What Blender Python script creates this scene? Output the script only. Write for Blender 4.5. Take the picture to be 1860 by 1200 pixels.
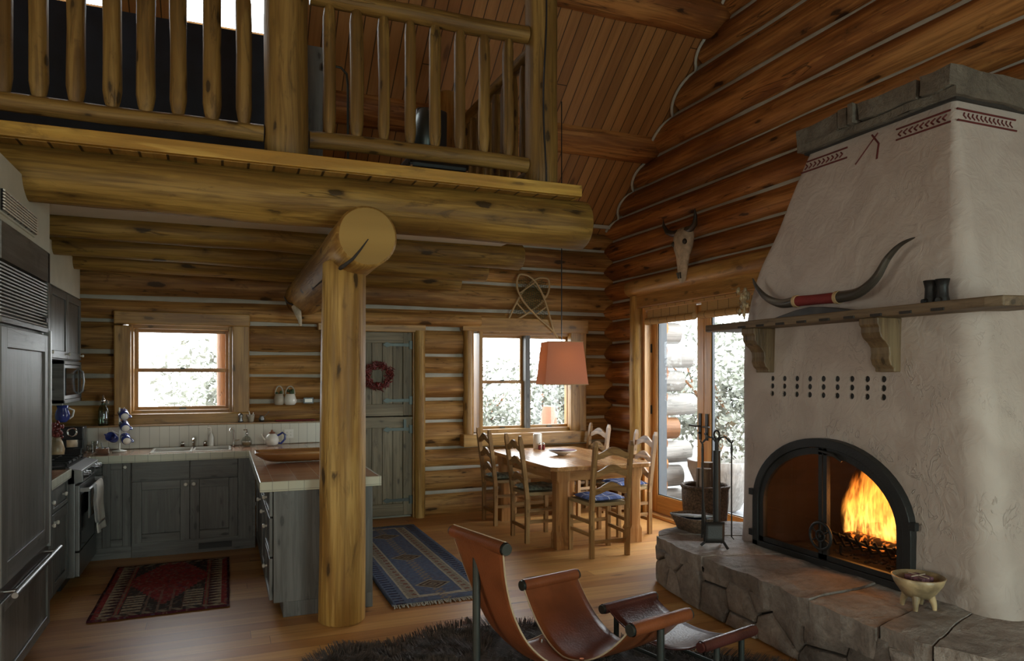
import bpy, math, random
from mathutils import Vector, Matrix, noise
PI = math.pi
R = random.Random(7)
scn = bpy.context.scene
COL = scn.collection
for o in list(bpy.data.objects): bpy.data.objects.remove(o)

# ------------------------------------------------------------ camera, world, lights
CAM = Vector((0, 0, 1.6)); FPX = 1290.0; YAW = math.atan2(526, 1290)
FW = Vector((math.sin(YAW), math.cos(YAW), 0)); RT = Vector((math.cos(YAW), -math.sin(YAW), 0))
cd = bpy.data.cameras.new('camera'); cam = bpy.data.objects.new('camera', cd); COL.objects.link(cam)
cam.location = CAM; cam.rotation_euler = (PI/2, 0, -YAW)
cd.sensor_width = 36; cd.lens = FPX/1860*36; cd.shift_y = 80/1860; cd.clip_start = .05; cd.clip_end = 200
scn.camera = cam
vs = scn.view_settings
scn.display_settings.display_device = 'sRGB'
vs.view_transform = 'Standard'; vs.look = 'None'; vs.exposure = 0.06; vs.gamma = 1.0
try: vs.use_curve_mapping = False
except Exception: pass
w = bpy.data.worlds.new('world'); scn.world = w; w.use_nodes = True
bg = w.node_tree.nodes['Background']; bg.inputs[0].default_value = (.90, .97, 1, 1); bg.inputs[1].default_value = 10.0
cy = scn.cycles
cy.max_bounces = 7; cy.diffuse_bounces = 4; cy.glossy_bounces = 3; cy.transmission_bounces = 5; cy.transparent_max_bounces = 24
cy.caustics_reflective = False; cy.caustics_refractive = False; cy.sample_clamp_indirect = 4.0
cy.use_denoising = True

def area(name, loc, rot, sx, sy, power, col, portal=False):
    l = bpy.data.lights.new(name, 'AREA'); l.shape = 'RECTANGLE'; l.size = sx; l.size_y = sy; l.energy = power; l.color = col
    o = bpy.data.objects.new(name, l); COL.objects.link(o); o.location = loc; o.rotation_euler = rot
    if portal: l.cycles.is_portal = True
    return o
# the sky lights the room through its window openings; portals mark where those openings are
FWIN = ((-1.9, -.3, .8, 2.4), (2.0, 4.0, .5, 2.5))        # x0, x1, z0, z1 behind the camera, unseen, sized to set the fill
LWIN = (1.2, 2.6, .9, 2.3)                                  # y0, y1, z0, z1 in the side wall, unseen, added for side light
for _w in FWIN: area('portal_front', ((_w[0]+_w[1])/2, -2.22, (_w[2]+_w[3])/2), (PI/2, 0, 0), _w[1]-_w[0], _w[3]-_w[2], 1, (1, 1, 1), True)
area('portal_left', (-3.97, (LWIN[0]+LWIN[1])/2, (LWIN[2]+LWIN[3])/2), (0, -PI/2, 0), LWIN[3]-LWIN[2], LWIN[1]-LWIN[0], 1, (1, 1, 1), True)
# portals: sky light through the visible openings
area('portal_kitchen', (-.55, 8.25, 1.5), (-PI/2, 0, 0), 1.3, 1.1, 1, (1, 1, 1), True)
area('portal_dining', (3.3, 8.25, 1.45), (-PI/2, 0, 0), 1.5, 1.3, 1, (1, 1, 1), True)
area('portal_french', (4.95, 6.0, 1.25), (0, PI/2, 0), 2.2, 1.9, 1, (1, 1, 1), True)

for _x, _w in ((-1.125, .65), (.11, .78)):
    area('portal_skylight', (_x, 6.15, 4.98), (math.atan(-.8), 0, 0), _w, 1.15, 1, (1, 1, 1), True)
# ------------------------------------------------------------ pixel -> point on a real plane
def ray(u, v):
    return FW + RT*((u-930)/FPX) + Vector((0, 0, (680-v)/FPX))
def PY(u, v, Y): d = ray(u, v); return CAM + d*(Y/d.y)
def PX(u, v, X): d = ray(u, v); return CAM + d*(X/d.x)
def PZ(u, v, Z): d = ray(u, v); return CAM + d*((Z-1.6)/d.z)

# ------------------------------------------------------------ materials
def nt(name):
    m = bpy.data.materials.new(name); m.use_nodes = True; n = m.node_tree
    for x in list(n.nodes): n.nodes.remove(x)
    out = n.nodes.new('ShaderNodeOutputMaterial'); return m, n, out
class NB:
    def __init__(s, n): s.n = n
    def __call__(s, t, ins=None, **kw):
        x = s.n.nodes.new('ShaderNode'+t)
        for k, v in kw.items(): setattr(x, k, v)
        for k, v in (ins or {}).items():
            i = x.inputs[k]
            if hasattr(v, 'is_output') or isinstance(v, bpy.types.NodeSocket): s.n.links.new(v, i)
            else: i.default_value = v
        return x
    def math(s, op, a, b=0.0, c=None):
        d = {0: a, 1: b}
        if c is not None: d[2] = c
        return s('Math', d, operation=op).outputs[0]
    def mix(s, f, a, b, mode='MIX'):
        x = s.n.nodes.new('ShaderNodeMix'); x.data_type = 'RGBA'; x.blend_type = mode
        for i, v in ((0, f), (6, a), (7, b)):
            if isinstance(v, bpy.types.NodeSocket): s.n.links.new(v, x.inputs[i])
            else: x.inputs[i].default_value = v
        return x.outputs[2]
    def ramp(s, f, stops):
        x = s.n.nodes.new('ShaderNodeValToRGB'); s.n.links.new(f, x.inputs[0]); e = x.color_ramp.elements
        while len(e) < len(stops): e.new(.5)
        for q, (p, c) in zip(e, stops): q.position = p; q.color = c if len(c) == 4 else (*c, 1)
        return x.outputs[0]
    def rampf(s, f, a, b): return s('MapRange', {0: f, 1: a, 2: b, 3: 0.0, 4: 1.0}, interpolation_type='SMOOTHSTEP').outputs[0]
def c4(c, k=1): return (c[0]*k, c[1]*k, c[2]*k, 1)
def co_node(b): return b('Attribute', attribute_name='co').outputs['Vector']
def sc(b, v, s): return b('Mapping', {'Vector': v, 'Scale': s}).outputs[0]
def simple(name, col, rough=.5, metal=0, bump=0, bscale=60, spec=.5, var=.12, vscale=6, coat=0, trans=0):
    m, n, out = nt(name); b = NB(n)
    tc = b('TexCoord').outputs['Object']
    nz = b('TexNoise', {'Vector': tc, 'Scale': vscale, 'Detail': 4.0}).outputs[0]
    col1 = b.mix(b.rampf(nz, .3, .7), c4(col, 1-var), c4(col, 1+var))
    p = b('BsdfPrincipled', {'Base Color': col1, 'Roughness': rough, 'Metallic': metal, 'Specular IOR Level': spec, 'Coat Weight': coat, 'Transmission Weight': trans})
    if bump:
        bz = b('TexNoise', {'Vector': tc, 'Scale': bscale, 'Detail': 5.0}).outputs[0]
        bu = b('Bump', {'Height': bz, 'Strength': bump, 'Distance': .01}); n.links.new(bu.outputs[0], p.inputs['Normal'])
    n.links.new(p.outputs[0], out.inputs[0]); return m
def wood(name, dark, base, light, rough=.45, knots=1.0, grain=1.0, checks=.5, bump=.35, coat=.0, knot_scale=1.0, spec=.5):
    m, n, out = nt(name); b = NB(n); co = co_node(b)
    big = b('TexNoise', {'Vector': sc(b, co, (.7, 4, 4)), 'Scale': 1.0, 'Detail': 3.0, 'Distortion': .6}).outputs[0]
    fine = b('TexNoise', {'Vector': sc(b, co, (2.2, 55, 55)), 'Scale': 1.0, 'Detail': 4.0, 'Distortion': .3}).outputs[0]
    col = b.ramp(big, [(.34, c4(dark, 1.5)), (.5, c4(base)), (.66, c4(light))])
    col = b.mix(b.math('MULTIPLY', b.rampf(fine, .42, .68), .5*grain), col, c4(dark))
    mid = b('TexNoise', {'Vector': sc(b, co, (1.1, 19, 19)), 'Scale': 1.0, 'Detail': 3.0, 'Roughness': .6, 'Distortion': .8}).outputs[0]
    col = b.mix(b.math('MULTIPLY', b.rampf(mid, .50, .62), .38*grain), col, c4(dark))
    col = b.mix(b.math('MULTIPLY', b.math('SUBTRACT', 1.0, b.rampf(mid, .34, .46)), .5*grain), col, c4(light, 1.15))
    mot = b('TexNoise', {'Vector': sc(b, co, (2.4, 9, 9)), 'Scale': 1.0, 'Detail': 5.0, 'Roughness': .7, 'Distortion': 1.0}).outputs[0]
    col = b.mix(b.math('MULTIPLY', b.rampf(mot, .56, .70), .55*grain), col, c4(dark, .6))
    if knots:
        vn = b('TexVoronoi', {'Vector': sc(b, co, (2.6*knot_scale, 7.0*knot_scale, 7.0*knot_scale)), 'Scale': 1.0, 'Randomness': 1.0})
        wob = b('TexNoise', {'Vector': sc(b, co, (9, 26, 26)), 'Scale': 1.0, 'Detail': 3.0}).outputs[0]
        d = b.math('ADD', vn.outputs['Distance'], b.math('MULTIPLY', b.math('SUBTRACT', wob, .4), .42))
        gate = b.math('GREATER_THAN', b('SeparateColor', {0: vn.outputs['Color']}).outputs[0], .5)
        halo = b.math('MULTIPLY', b.math('SUBTRACT', 1.0, b.rampf(d, .2, .42)), gate)
        core = b.math('MULTIPLY', b.math('SUBTRACT', 1.0, b.rampf(d, .17, .25)), gate)
        col = b.mix(b.math('MULTIPLY', halo, .4*knots), col, c4(dark, .75))
        col = b.mix(b.math('MULTIPLY', core, .85*knots), col, c4(dark, .22))
    ck = b('TexNoise', {'Vector': sc(b, co, (.9, 11, 11)), 'Scale': 1.0, 'Detail': 2.0, 'Distortion': .2}).outputs[0]
    crack = b.math('SUBTRACT', 1.0, b.rampf(b.math('ABSOLUTE', b.math('SUBTRACT', ck, .64)), .0, .012))
    col = b.mix(b.math('MULTIPLY', crack, checks), col, c4(dark, .3))
    tint = b('Attribute', attribute_name='tint').outputs['Fac']
    col = b.mix(1.0, col, b('CombineColor', {0: tint, 1: tint, 2: tint}).outputs[0], 'MULTIPLY')
    p = b('BsdfPrincipled', {'Base Color': col, 'Roughness': rough, 'Coat Weight': coat, 'Coat Roughness': .25, 'Specular IOR Level': spec})
    h = b.math('SUBTRACT', b.math('ADD', b.math('MULTIPLY', fine, .35), b.math('ADD', b.math('MULTIPLY', big, .8), b.math('MULTIPLY', mot, .9*grain))), b.math('MULTIPLY', crack, checks*.8))
    bu = b('Bump', {'Height': h, 'Strength': bump*1.3, 'Distance': .014}); n.links.new(bu.outputs[0], p.inputs['Normal'])
    n.links.new(p.outputs[0], out.inputs[0]); return m
def planks(name, dark, base, light, width, length=2.4, rough=.4, coat=.0, gap=.006, knots=.8, gapdark=.25, spec=.5):
    m, n, out = nt(name); b = NB(n); co = co_node(b)
    s = b('SeparateXYZ', {0: co}); row = b.math('DIVIDE', s.outputs[1], width)
    ri = b.math('FLOOR', row); rf = b.math('SUBTRACT', row, ri)
    wn = b('TexWhiteNoise', {'W': ri}, noise_dimensions='1D'); off = b.math('MULTIPLY', wn.outputs[0], length*7)
    xx = b.math('DIVIDE', b.math('ADD', s.outputs[0], off), length); xi = b.math('FLOOR', xx); xf = b.math('SUBTRACT', xx, xi)
    seed = b('TexWhiteNoise', {'Vector': b('CombineXYZ', {0: xi, 1: ri}).outputs[0]}, noise_dimensions='2D').outputs[0]
    cc = b('CombineXYZ', {0: b.math('ADD', s.outputs[0], b.math('MULTIPLY', seed, 37)), 1: b.math('ADD', s.outputs[1], b.math('MULTIPLY', seed, 11)), 2: s.outputs[2]}).outputs[0]
    fine = b('TexNoise', {'Vector': sc(b, cc, (1.6, 38, 38)), 'Scale': 1.0, 'Detail': 4.0, 'Distortion': .5}).outputs[0]
    big = b('TexNoise', {'Vector': sc(b, cc, (.9, 6, 6)), 'Scale': 1.0, 'Detail': 3.0, 'Distortion': .9}).outputs[0]
    f = b.math('ADD', b.math('MULTIPLY', seed, .45), b.math('MULTIPLY', big, .55))
    col = b.ramp(f, [(.2, c4(dark)), (.5, c4(base)), (.8, c4(light))])
    col = b.mix(b.math('MULTIPLY', b.rampf(fine, .4, .75), .4), col, c4(dark, .8))
    vn = b('TexVoronoi', {'Vector': sc(b, cc, (2.0, 6.5, 6.5)), 'Scale': 1.0})
    gate = b.math('GREATER_THAN', b('SeparateColor', {0: vn.outputs['Color']}).outputs[0], .62)
    core = b.math('MULTIPLY', b.math('SUBTRACT', 1.0, b.rampf(vn.outputs['Distance'], .10, .24)), gate)
    col = b.mix(b.math('MULTIPLY', core, .8*knots), col, c4(dark, .28))
    e = b.math('MINIMUM', rf, b.math('SUBTRACT', 1.0, rf)); e2 = b.math('MINIMUM', xf, b.math('SUBTRACT', 1.0, xf))
    g = b.math('MAXIMUM', b.math('LESS_THAN', e, gap/width), b.math('LESS_THAN', e2, gap/length))
    col = b.mix(g, col, c4(dark, gapdark))
    p = b('BsdfPrincipled', {'Base Color': col, 'Roughness': rough, 'Coat Weight': coat, 'Coat Roughness': .2, 'Specular IOR Level': spec})
    h = b.math('SUBTRACT', b.math('MULTIPLY', b.math('ADD', fine, big), .15), g)
    bu = b('Bump', {'Height': h, 'Strength': .3, 'Distance': .006}); n.links.new(bu.outputs[0], p.inputs['Normal'])
    n.links.new(p.outputs[0], out.inputs[0]); return m
def glass(name, tint=(1, 1, 1), refl=.07, alpha=.0):
    m, n, out = nt(name); b = NB(n)
    tr = b('BsdfTransparent', {'Color': c4(tint)}); gl = b('BsdfGlossy', {'Roughness': .02})
    mx = b('MixShader', {0: refl, 1: tr.outputs[0], 2: gl.outputs[0]})
    n.links.new(mx.outputs[0], out.inputs[0]); return m
def tiles(name, col, grout, w, h, plane='xz', rough=.2, hue=.1):
    m, n, out = nt(name); b = NB(n); tc = b('TexCoord').outputs['Object']; s = b('SeparateXYZ', {0: tc})
    ax = {'x': 0, 'y': 1, 'z': 2}; a = b.math('DIVIDE', s.outputs[ax[plane[0]]], w); c = b.math('DIVIDE', s.outputs[ax[plane[1]]], h)
    fa = b.math('FRACT', a); fc = b.math('FRACT', c)
    e = b.math('MINIMUM', b.math('MULTIPLY', b.math('MINIMUM', fa, b.math('SUBTRACT', 1.0, fa)), w), b.math('MULTIPLY', b.math('MINIMUM', fc, b.math('SUBTRACT', 1.0, fc)), h))
    g = b.math('LESS_THAN', e, .0022)
    rn = b('TexWhiteNoise', {'Vector': b('CombineXYZ', {0: b.math('FLOOR', a), 1: b.math('FLOOR', c)}).outputs[0]}, noise_dimensions='2D').outputs[0]
    cc = b.mix(rn, c4(col, 1-hue), c4(col, 1+hue)); cc = b.mix(g, cc, c4(grout))
    nz = b('TexNoise', {'Vector': tc, 'Scale': 22.0}).outputs[0]
    p = b('BsdfPrincipled', {'Base Color': cc, 'Roughness': rough})
    bu = b('Bump', {'Height': b.math('SUBTRACT', b.math('MULTIPLY', nz, .25), g), 'Strength': .3, 'Distance': .004}); n.links.new(bu.outputs[0], p.inputs['Normal'])
    n.links.new(p.outputs[0], out.inputs[0]); return m

MT = {}
MT['wall_log'] = wood('wall_log_wood', (.13, .043, .011), (.33, .125, .033), (.48, .21, .062), rough=.56, checks=.75, knots=1, spec=.3)
MT['back_log'] = wood('back_wall_log_wood', (.17, .075, .021), (.40, .20, .06), (.54, .30, .10), rough=.56, checks=.7, knots=1, spec=.3)
MT['beam_log'] = wood('beam_log_wood', (.10, .05, .011), (.26, .145, .030), (.36, .215, .052), rough=.56, checks=.6, knots=1, knot_scale=1.15, spec=.3)  # log wood shifted to olive, the cool front light put into its colour
MT['post_log'] = wood('post_log_wood', (.17, .082, .018), (.40, .225, .055), (.50, .31, .095), rough=.56, checks=.35, knots=1, coat=.05, knot_scale=1.3, spec=.3)
MT['rail_log'] = wood('rail_log_wood', (.085, .042, .010), (.19, .10, .023), (.27, .155, .042), rough=.56, checks=.5, knots=.9, knot_scale=2, spec=.3)
MT['trim'] = wood('trim_wood', (.20, .095, .024), (.40, .21, .055), (.5, .29, .09), rough=.4, knots=.7, knot_scale=1.5, checks=.1, bump=.12)
MT['fascia'] = wood('fascia_wood', (.26, .13, .02), (.50, .29, .05), (.6, .38, .09), rough=.38, knots=.7, knot_scale=1.5, checks=.1, bump=.12)
MT['door_oak'] = wood('french_door_wood', (.36, .17, .05), (.56, .30, .095), (.64, .37, .14), rough=.35, knots=0, checks=.05, bump=.1)
MT['table'] = wood('table_wood', (.24, .10, .03), (.46, .235, .085), (.58, .33, .14), rough=.26, knots=.5, knot_scale=2, checks=.1, bump=.1, coat=.3)
MT['chair'] = wood('chair_wood', (.16, .08, .025), (.36, .20, .075), (.48, .29, .12), rough=.36, knots=.5, knot_scale=3, checks=.2, bump=.15)
MT['cab'] = wood('cabinet_stain', (.07, .067, .062), (.132, .128, .122), (.168, .165, .158), rough=.42, knots=.75, knot_scale=2.2, checks=.15, bump=.12)
MT['dutch'] = wood('dutch_door_stain', (.115, .088, .05), (.225, .18, .108), (.28, .23, .145), rough=.5, knots=.8, knot_scale=2, checks=.15, bump=.15)
MT['mantel'] = wood('mantel_wood', (.07, .042, .022), (.155, .10, .055), (.21, .145, .085), rough=.6, knots=.7, knot_scale=2, checks=.8, bump=.6)
MT['weathered'] = wood('weathered_wood', (.07, .043, .02), (.16, .10, .05), (.21, .145, .075), rough=.5, knots=.7, knot_scale=2, checks=.4, bump=.3)
MT['firewood'] = wood('firewood', (.08, .05, .03), (.2, .13, .08), (.35, .24, .15), rough=.8, knots=.5, knot_scale=4, checks=.8, bump=.8)
MT['dough'] = wood('bowl_wood', (.24, .10, .03), (.42, .20, .07), (.5, .27, .1), rough=.35, knots=.2, knot_scale=4, checks=.3, bump=.1)
MT['floor'] = planks('floor_planks', (.36, .15, .04), (.54, .265, .08), (.62, .34, .115), .135, 3.2, rough=.42, coat=.03, spec=.35, gap=.0012, knots=1)
MT['roof'] = planks('ceiling_planks', (.24, .10, .03), (.35, .155, .05), (.42, .20, .068), .115, 30, rough=.5, gap=.005, knots=.8)
MT['deck'] = planks('deck_planks', (.2, .1, .02), (.36, .2, .045), (.45, .27, .07), .14, 30, rough=.5, gap=.007)
MT['chink'] = simple('chinking', (.44, .42, .36), .85, bump=.25, bscale=40, var=.08)
MT['plaster_ceiling'] = simple('ceiling_plaster', (.80, .76, .66), .9, var=.03)
MT['plaster_wall'] = simple('wall_plaster', (.60, .60, .52), .9, var=.04)
MT['glass'] = glass('window_glass', (1, 1, 1), .035)
MT['glass_green_cast'] = glass('green_light_cast_glass', (.85, 1, .90), .03)  # green cast of the foliage light put into the pane tint
MT['glass_warm'] = glass('warm_tinted_window_glass', (1, .95, .80), .03)
MT['bottle_glass'] = glass('bottle_glass', (.5, .62, .52), .12)
MT['clear_glass'] = glass('clear_glass', (.8, .82, .8), .15)
MT['fire_glass'] = glass('fireplace_glass', (.78, .70, .62), .03)
MT['steel'] = simple('steel', (.27, .27, .27), .4, metal=1, var=.05)
MT['chrome'] = simple('chrome', (.8, .8, .8), .1, metal=1, var=.03)
MT['blacksteel'] = simple('black_iron', (.022, .021, .02), .5, metal=.3, bump=.2, bscale=80)
MT['darkglass'] = simple('dark_glass', (.012, .012, .013), .12)
MT['blackplastic'] = simple('black_plastic', (.02, .02, .022), .3)
MT['white'] = simple('white_porcelain', (.78, .75, .68), .2, var=.04)
MT['whitecloth'] = simple('white_cloth', (.78, .74, .68), .9, bump=.3, bscale=300)
MT['greycloth'] = simple('grey_cloth', (.42, .42, .42), .9, bump=.3, bscale=300)
MT['blue'] = simple('cobalt_glaze', (.035, .05, .22), .15, var=.3, vscale=14)
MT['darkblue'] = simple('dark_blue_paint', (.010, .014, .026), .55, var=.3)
MT['leather'] = simple('cognac_leather', (.215, .062, .022), .36, bump=.18, bscale=90, var=.22, vscale=5)
MT['leather_dark'] = simple('oxblood_leather', (.075, .022, .018), .3, bump=.2, bscale=90, var=.25, vscale=5)
MT['leather_edge'] = simple('leather_edge', (.55, .42, .28), .6)
MT['gun'] = simple('gunmetal_tube', (.075, .085, .08), .38, metal=.7)
MT['rush'] = simple('rush_seat', (.36, .25, .12), .8, bump=.6, bscale=120)
MT['bone'] = simple('bone', (.50, .42, .31), .65, bump=.5, bscale=35, var=.25, vscale=14)
MT['horn_dark'] = simple('dark_horn', (.04, .032, .024), .35, var=.4, vscale=8)
MT['horn_mix'] = wood('mottled_horn', (.035, .028, .022), (.10, .085, .066), (.24, .21, .17), rough=.35, knots=0, checks=.6, bump=.3)
MT['red_wrap'] = simple('red_wrap', (.20, .022, .02), .75, bump=.4, bscale=150)
MT['cream'] = simple('cream_binding', (.5, .34, .17), .7)
MT['paint_red'] = simple('oxide_red_paint', (.10, .012, .010), .7)
MT['chili'] = simple('dried_chili', (.16, .022, .018), .35, var=.5, vscale=40)
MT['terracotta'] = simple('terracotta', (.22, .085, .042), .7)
MT['ceramic'] = simple('ceramic_tan', (.40, .29, .16), .35, bump=.2, var=.5, vscale=9)
MT['stoneware'] = simple('stoneware', (.42, .36, .28), .5, var=.2)
MT['leaf'] = simple('foliage', (.23, .24, .20), .7, var=.5, vscale=3)
MT['leafdark'] = simple('house_plant_leaf', (.05, .08, .03), .6, var=.5, vscale=20)
MT['wicker'] = simple('wicker', (.12, .07, .04), .7, bump=1, bscale=140, var=.5, vscale=60)
MT['cladding'] = simple('grey_cladding', (.045, .052, .060), .5)
MT['hide'] = simple('hide', (.04, .03, .025), .9)
MT['fur'] = simple('fur', (.062, .045, .036), .75, var=.6, vscale=18)
MT['paper'] = simple('paper_purple', (.16, .07, .09), .6, var=.6, vscale=60)
MT['string'] = simple('string', (.5, .4, .3), .8)
MT['tile_white'] = tiles('backsplash_tiles', (.60, .56, .47), (.36, .33, .27), .085, .60, 'xz', .22, .04)
MT['tile_top'] = tiles('countertop_tiles', (.50, .285, .185), (.60, .50, .40), .152, .152, 'xy', .16, .10)
MT['tile_edge'] = tiles('edge_tiles_x', (.56, .55, .44), (.34, .33, .27), .10, .60, 'xz', .22, .05)
MT['tile_edge_y'] = tiles('edge_tiles_y', (.56, .55, .44), (.34, .33, .27), .10, .60, 'yz', .22, .05)
MT['gravel'] = simple('gravel_ground', (.20, .19, .17), .95, bump=.5, bscale=20)
MT['ext_deck'] = simple('patio_stone', (.15, .155, .165), .8, bump=.2)
MT['ext_log'] = wood('exterior_log', (.13, .05, .016), (.20, .085, .03), (.25, .12, .05), rough=.6, knots=.7)
MT['ext_logpale'] = wood('exterior_log_pale', (.16, .15, .135), (.25, .235, .215), (.33, .31, .285), rough=.7, knots=.5)

def plaster():
    m, n, out = nt('fireplace_plaster'); b = NB(n); tc = b('TexCoord').outputs['Object']
    n1 = b('TexNoise', {'Vector': tc, 'Scale': 9.0, 'Detail': 5.0, 'Distortion': 2.2}).outputs[0]
    n2 = b('TexNoise', {'Vector': tc, 'Scale': 3.0, 'Detail': 3.0, 'Distortion': 1.0}).outputs[0]
    n3 = b('TexNoise', {'Vector': sc(b, tc, (1, 1, .6)), 'Scale': 9.0, 'Detail': 2.0, 'Distortion': 2.6}).outputs[0]
    mask = b.rampf(b('TexNoise', {'Vector': tc, 'Scale': 3.5, 'Detail': 2.0}).outputs[0], .48, .66)
    ridge = b.math('MULTIPLY', b.math('SUBTRACT', 1.0, b.rampf(b.math('ABSOLUTE', b.math('SUBTRACT', n3, .56)), 0.0, .03)), mask)
    z = b('SeparateXYZ', {0: tc}).outputs[2]
    lowmask = b.math('SUBTRACT', 1.0, b.rampf(z, 1.0, 2.2))      # rougher trowelling below the mantel
    h = b.math('ADD', b.math('ADD', b.math('MULTIPLY', n1, .6), b.math('MULTIPLY', n2, .8)), b.math('MULTIPLY', ridge, b.math('ADD', .12, b.math('MULTIPLY', lowmask, .45))))
    col = b.mix(b.rampf(n2, .3, .7), (.44, .36, .315, 1), (.52, .44, .39, 1))
    p = b('BsdfPrincipled', {'Base Color': col, 'Roughness': .62, 'Specular IOR Level': .35})
    bu = b('Bump', {'Height': h, 'Strength': .62, 'Distance': .018}); n.links.new(bu.outputs[0], p.inputs['Normal'])
    n.links.new(p.outputs[0], out.inputs[0]); return m
MT['plaster'] = plaster()
def stone(name, a, c, d):
    m, n, out = nt(name); b = NB(n); tc = b('TexCoord').outputs['Object']
    n1 = b('TexNoise', {'Vector': tc, 'Scale': 5.0, 'Detail': 7.0, 'Roughness': .65, 'Distortion': .8}).outputs[0]
    n2 = b('TexNoise', {'Vector': tc, 'Scale': 26.0, 'Detail': 6.0, 'Roughness': .7}).outputs[0]
    col = b.ramp(n1, [(.25, c4(a)), (.5, c4(c)), (.75, c4(d))])
    col = b.mix(b.math('MULTIPLY', b.rampf(n2, .45, .75), .5), col, c4(a, .6))
    tint = b('Attribute', attribute_name='tint').outputs['Fac']
    col = b.mix(1.0, col, b('CombineColor', {0: tint, 1: tint, 2: tint}).outputs[0], 'MULTIPLY')
    p = b('BsdfPrincipled', {'Base Color': col, 'Roughness': .72})
    bu = b('Bump', {'Height': b.math('ADD', n1, b.math('MULTIPLY', n2, .5)), 'Strength': 1.0, 'Distance': .035}); n.links.new(bu.outputs[0], p.inputs['Normal'])
    n.links.new(p.outputs[0], out.inputs[0]); return m
MT['stone'] = stone('hearth_stone', (.15, .12, .102), (.31, .255, .22), (.46, .40, .355))
MT['capstone'] = stone('cap_stone', (.10, .078, .058), (.175, .142, .108), (.225, .19, .148))
MT['mortar'] = simple('dark_mortar', (.035, .028, .024), .95, bump=.5)
def brick():
    m, n, out = nt('firebrick'); b = NB(n); tc = b('TexCoord').outputs['Object']
    s = b('SeparateXYZ', {0: tc}); v = b('CombineXYZ', {0: b.math('ADD', s.outputs[0], s.outputs[1]), 1: s.outputs[2]}).outputs[0]
    br = b('TexBrick', {'Vector': v, 'Color1': (.05, .028, .02, 1), 'Color2': (.034, .02, .014, 1), 'Mortar': (.04, .025, .018, 1), 'Scale': 1.0, 'Mortar Size': .006, 'Brick Width': .23, 'Row Height': .115})
    p = b('BsdfPrincipled', {'Base Color': br.outputs[0], 'Roughness': .8}); n.links.new(p.outputs[0], out.inputs[0]); return m
MT['brick'] = brick()
def flame():
    m, n, out = nt('flame'); b = NB(n); co = co_node(b); s = b('SeparateXYZ', {0: co})
    hgt, acr, sd = s.outputs[0], s.outputs[1], s.outputs[2]
    v = b('CombineXYZ', {0: b.math('MULTIPLY', acr, 1.8), 1: b.math('MULTIPLY', hgt, 2.6), 2: sd}).outputs[0]
    nz = b('TexNoise', {'Vector': v, 'Scale': 1.3, 'Detail': 2.0, 'Distortion': .4}).outputs[0]
    col = b.ramp(hgt, [(0, (1, .20, .02, 1)), (.12, (1, .48, .10, 1)), (.5, (1, .36, .05, 1)), (1, (.9, .16, .01, 1))])
    edge = b.math('SUBTRACT', 1.0, b.math('POWER', b.math('ABSOLUTE', acr), 1.6))
    a = b.math('MULTIPLY', b.math('MULTIPLY', edge, b.rampf(nz, .22, .62)), b.math('SUBTRACT', 1.0, b.rampf(hgt, .35, 1.0)))
    em = b('Emission', {'Color': col, 'Strength': b.math('ADD', 1.3, b.math('MULTIPLY', b.rampf(nz, .40, .68), 4.5))}); tr = b('BsdfTransparent')
    mx = b('MixShader', {0: b.math('MULTIPLY', a, .62), 1: tr.outputs[0], 2: em.outputs[0]}); n.links.new(mx.outputs[0], out.inputs[0]); return m
MT['flame'] = flame()
def ember():
    m, n, out = nt('burning_log'); b = NB(n); tc = b('TexCoord').outputs['Object']
    nz = b('TexNoise', {'Vector': tc, 'Scale': 30.0, 'Detail': 3.0}).outputs[0]; f = b.rampf(nz, .5, .66)
    p = b('BsdfPrincipled', {'Base Color': (.03, .018, .012, 1), 'Roughness': .9, 'Emission Color': (1, .24, .03, 1), 'Emission Strength': b.math('MULTIPLY', f, 1.6)})
    n.links.new(p.outputs[0], out.inputs[0]); return m
MT['ember'] = ember()
def shade():
    m, n, out = nt('lamp_shade_cloth'); b = NB(n)
    tc = b('TexCoord').outputs['Object']; nz = b('TexNoise', {'Vector': tc, 'Scale': 90.0}).outputs[0]
    col = b.mix(nz, (.47, .25, .18, 1), (.53, .29, .21, 1))
    d = b('BsdfDiffuse', {'Color': col}); t = b('BsdfTranslucent', {'Color': (.9, .42, .22, 1)})
    mx = b('MixShader', {0: .38, 1: d.outputs[0], 2: t.outputs[0]}); n.links.new(mx.outputs[0], out.inputs[0]); return m
MT['shade'] = shade()
def plaid():
    m, n, out = nt('blue_plaid_cloth'); b = NB(n); s = b('SeparateXYZ', {0: b('TexCoord').outputs['Object']})
    def st(i, per, w): return b.math('LESS_THAN', b.math('FRACT', b.math('DIVIDE', s.outputs[i], per)), w)
    a = b.math('ADD', st(0, .09, .4), st(1, .09, .4)); l = b.math('MAXIMUM', st(0, .13, .06), st(1, .13, .06))
    col = b.ramp(b.math('DIVIDE', a, 2.0), [(0, (.03, .045, .13, 1)), (.5, (.06, .09, .24, 1)), (1, (.10, .15, .36, 1))])
    col = b.mix(l, col, (.5, .5, .55, 1)); p = b('BsdfPrincipled', {'Base Color': col, 'Roughness': .85}); n.links.new(p.outputs[0], out.inputs[0]); return m
MT['plaid'] = plaid()
MT['floral'] = simple('grey_green_floral_cloth', (.15, .17, .13), .85, var=.7, vscale=30)
def blinds():
    m, n, out = nt('woven_reed'); b = NB(n); s = b('SeparateXYZ', {0: b('TexCoord').outputs['Object']})
    f = b.math('FRACT', b.math('DIVIDE', s.outputs[2], .012)); st = b.math('LESS_THAN', b.math('FRACT', b.math('DIVIDE', s.outputs[1], .16)), .06)
    col = b.mix(b.rampf(f, .2, .8), (.30, .16, .05, 1), (.55, .36, .14, 1)); col = b.mix(st, col, (.16, .09, .03, 1))
    p = b('BsdfPrincipled', {'Base Color': col, 'Roughness': .6}); n.links.new(p.outputs[0], out.inputs[0]); return m
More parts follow.
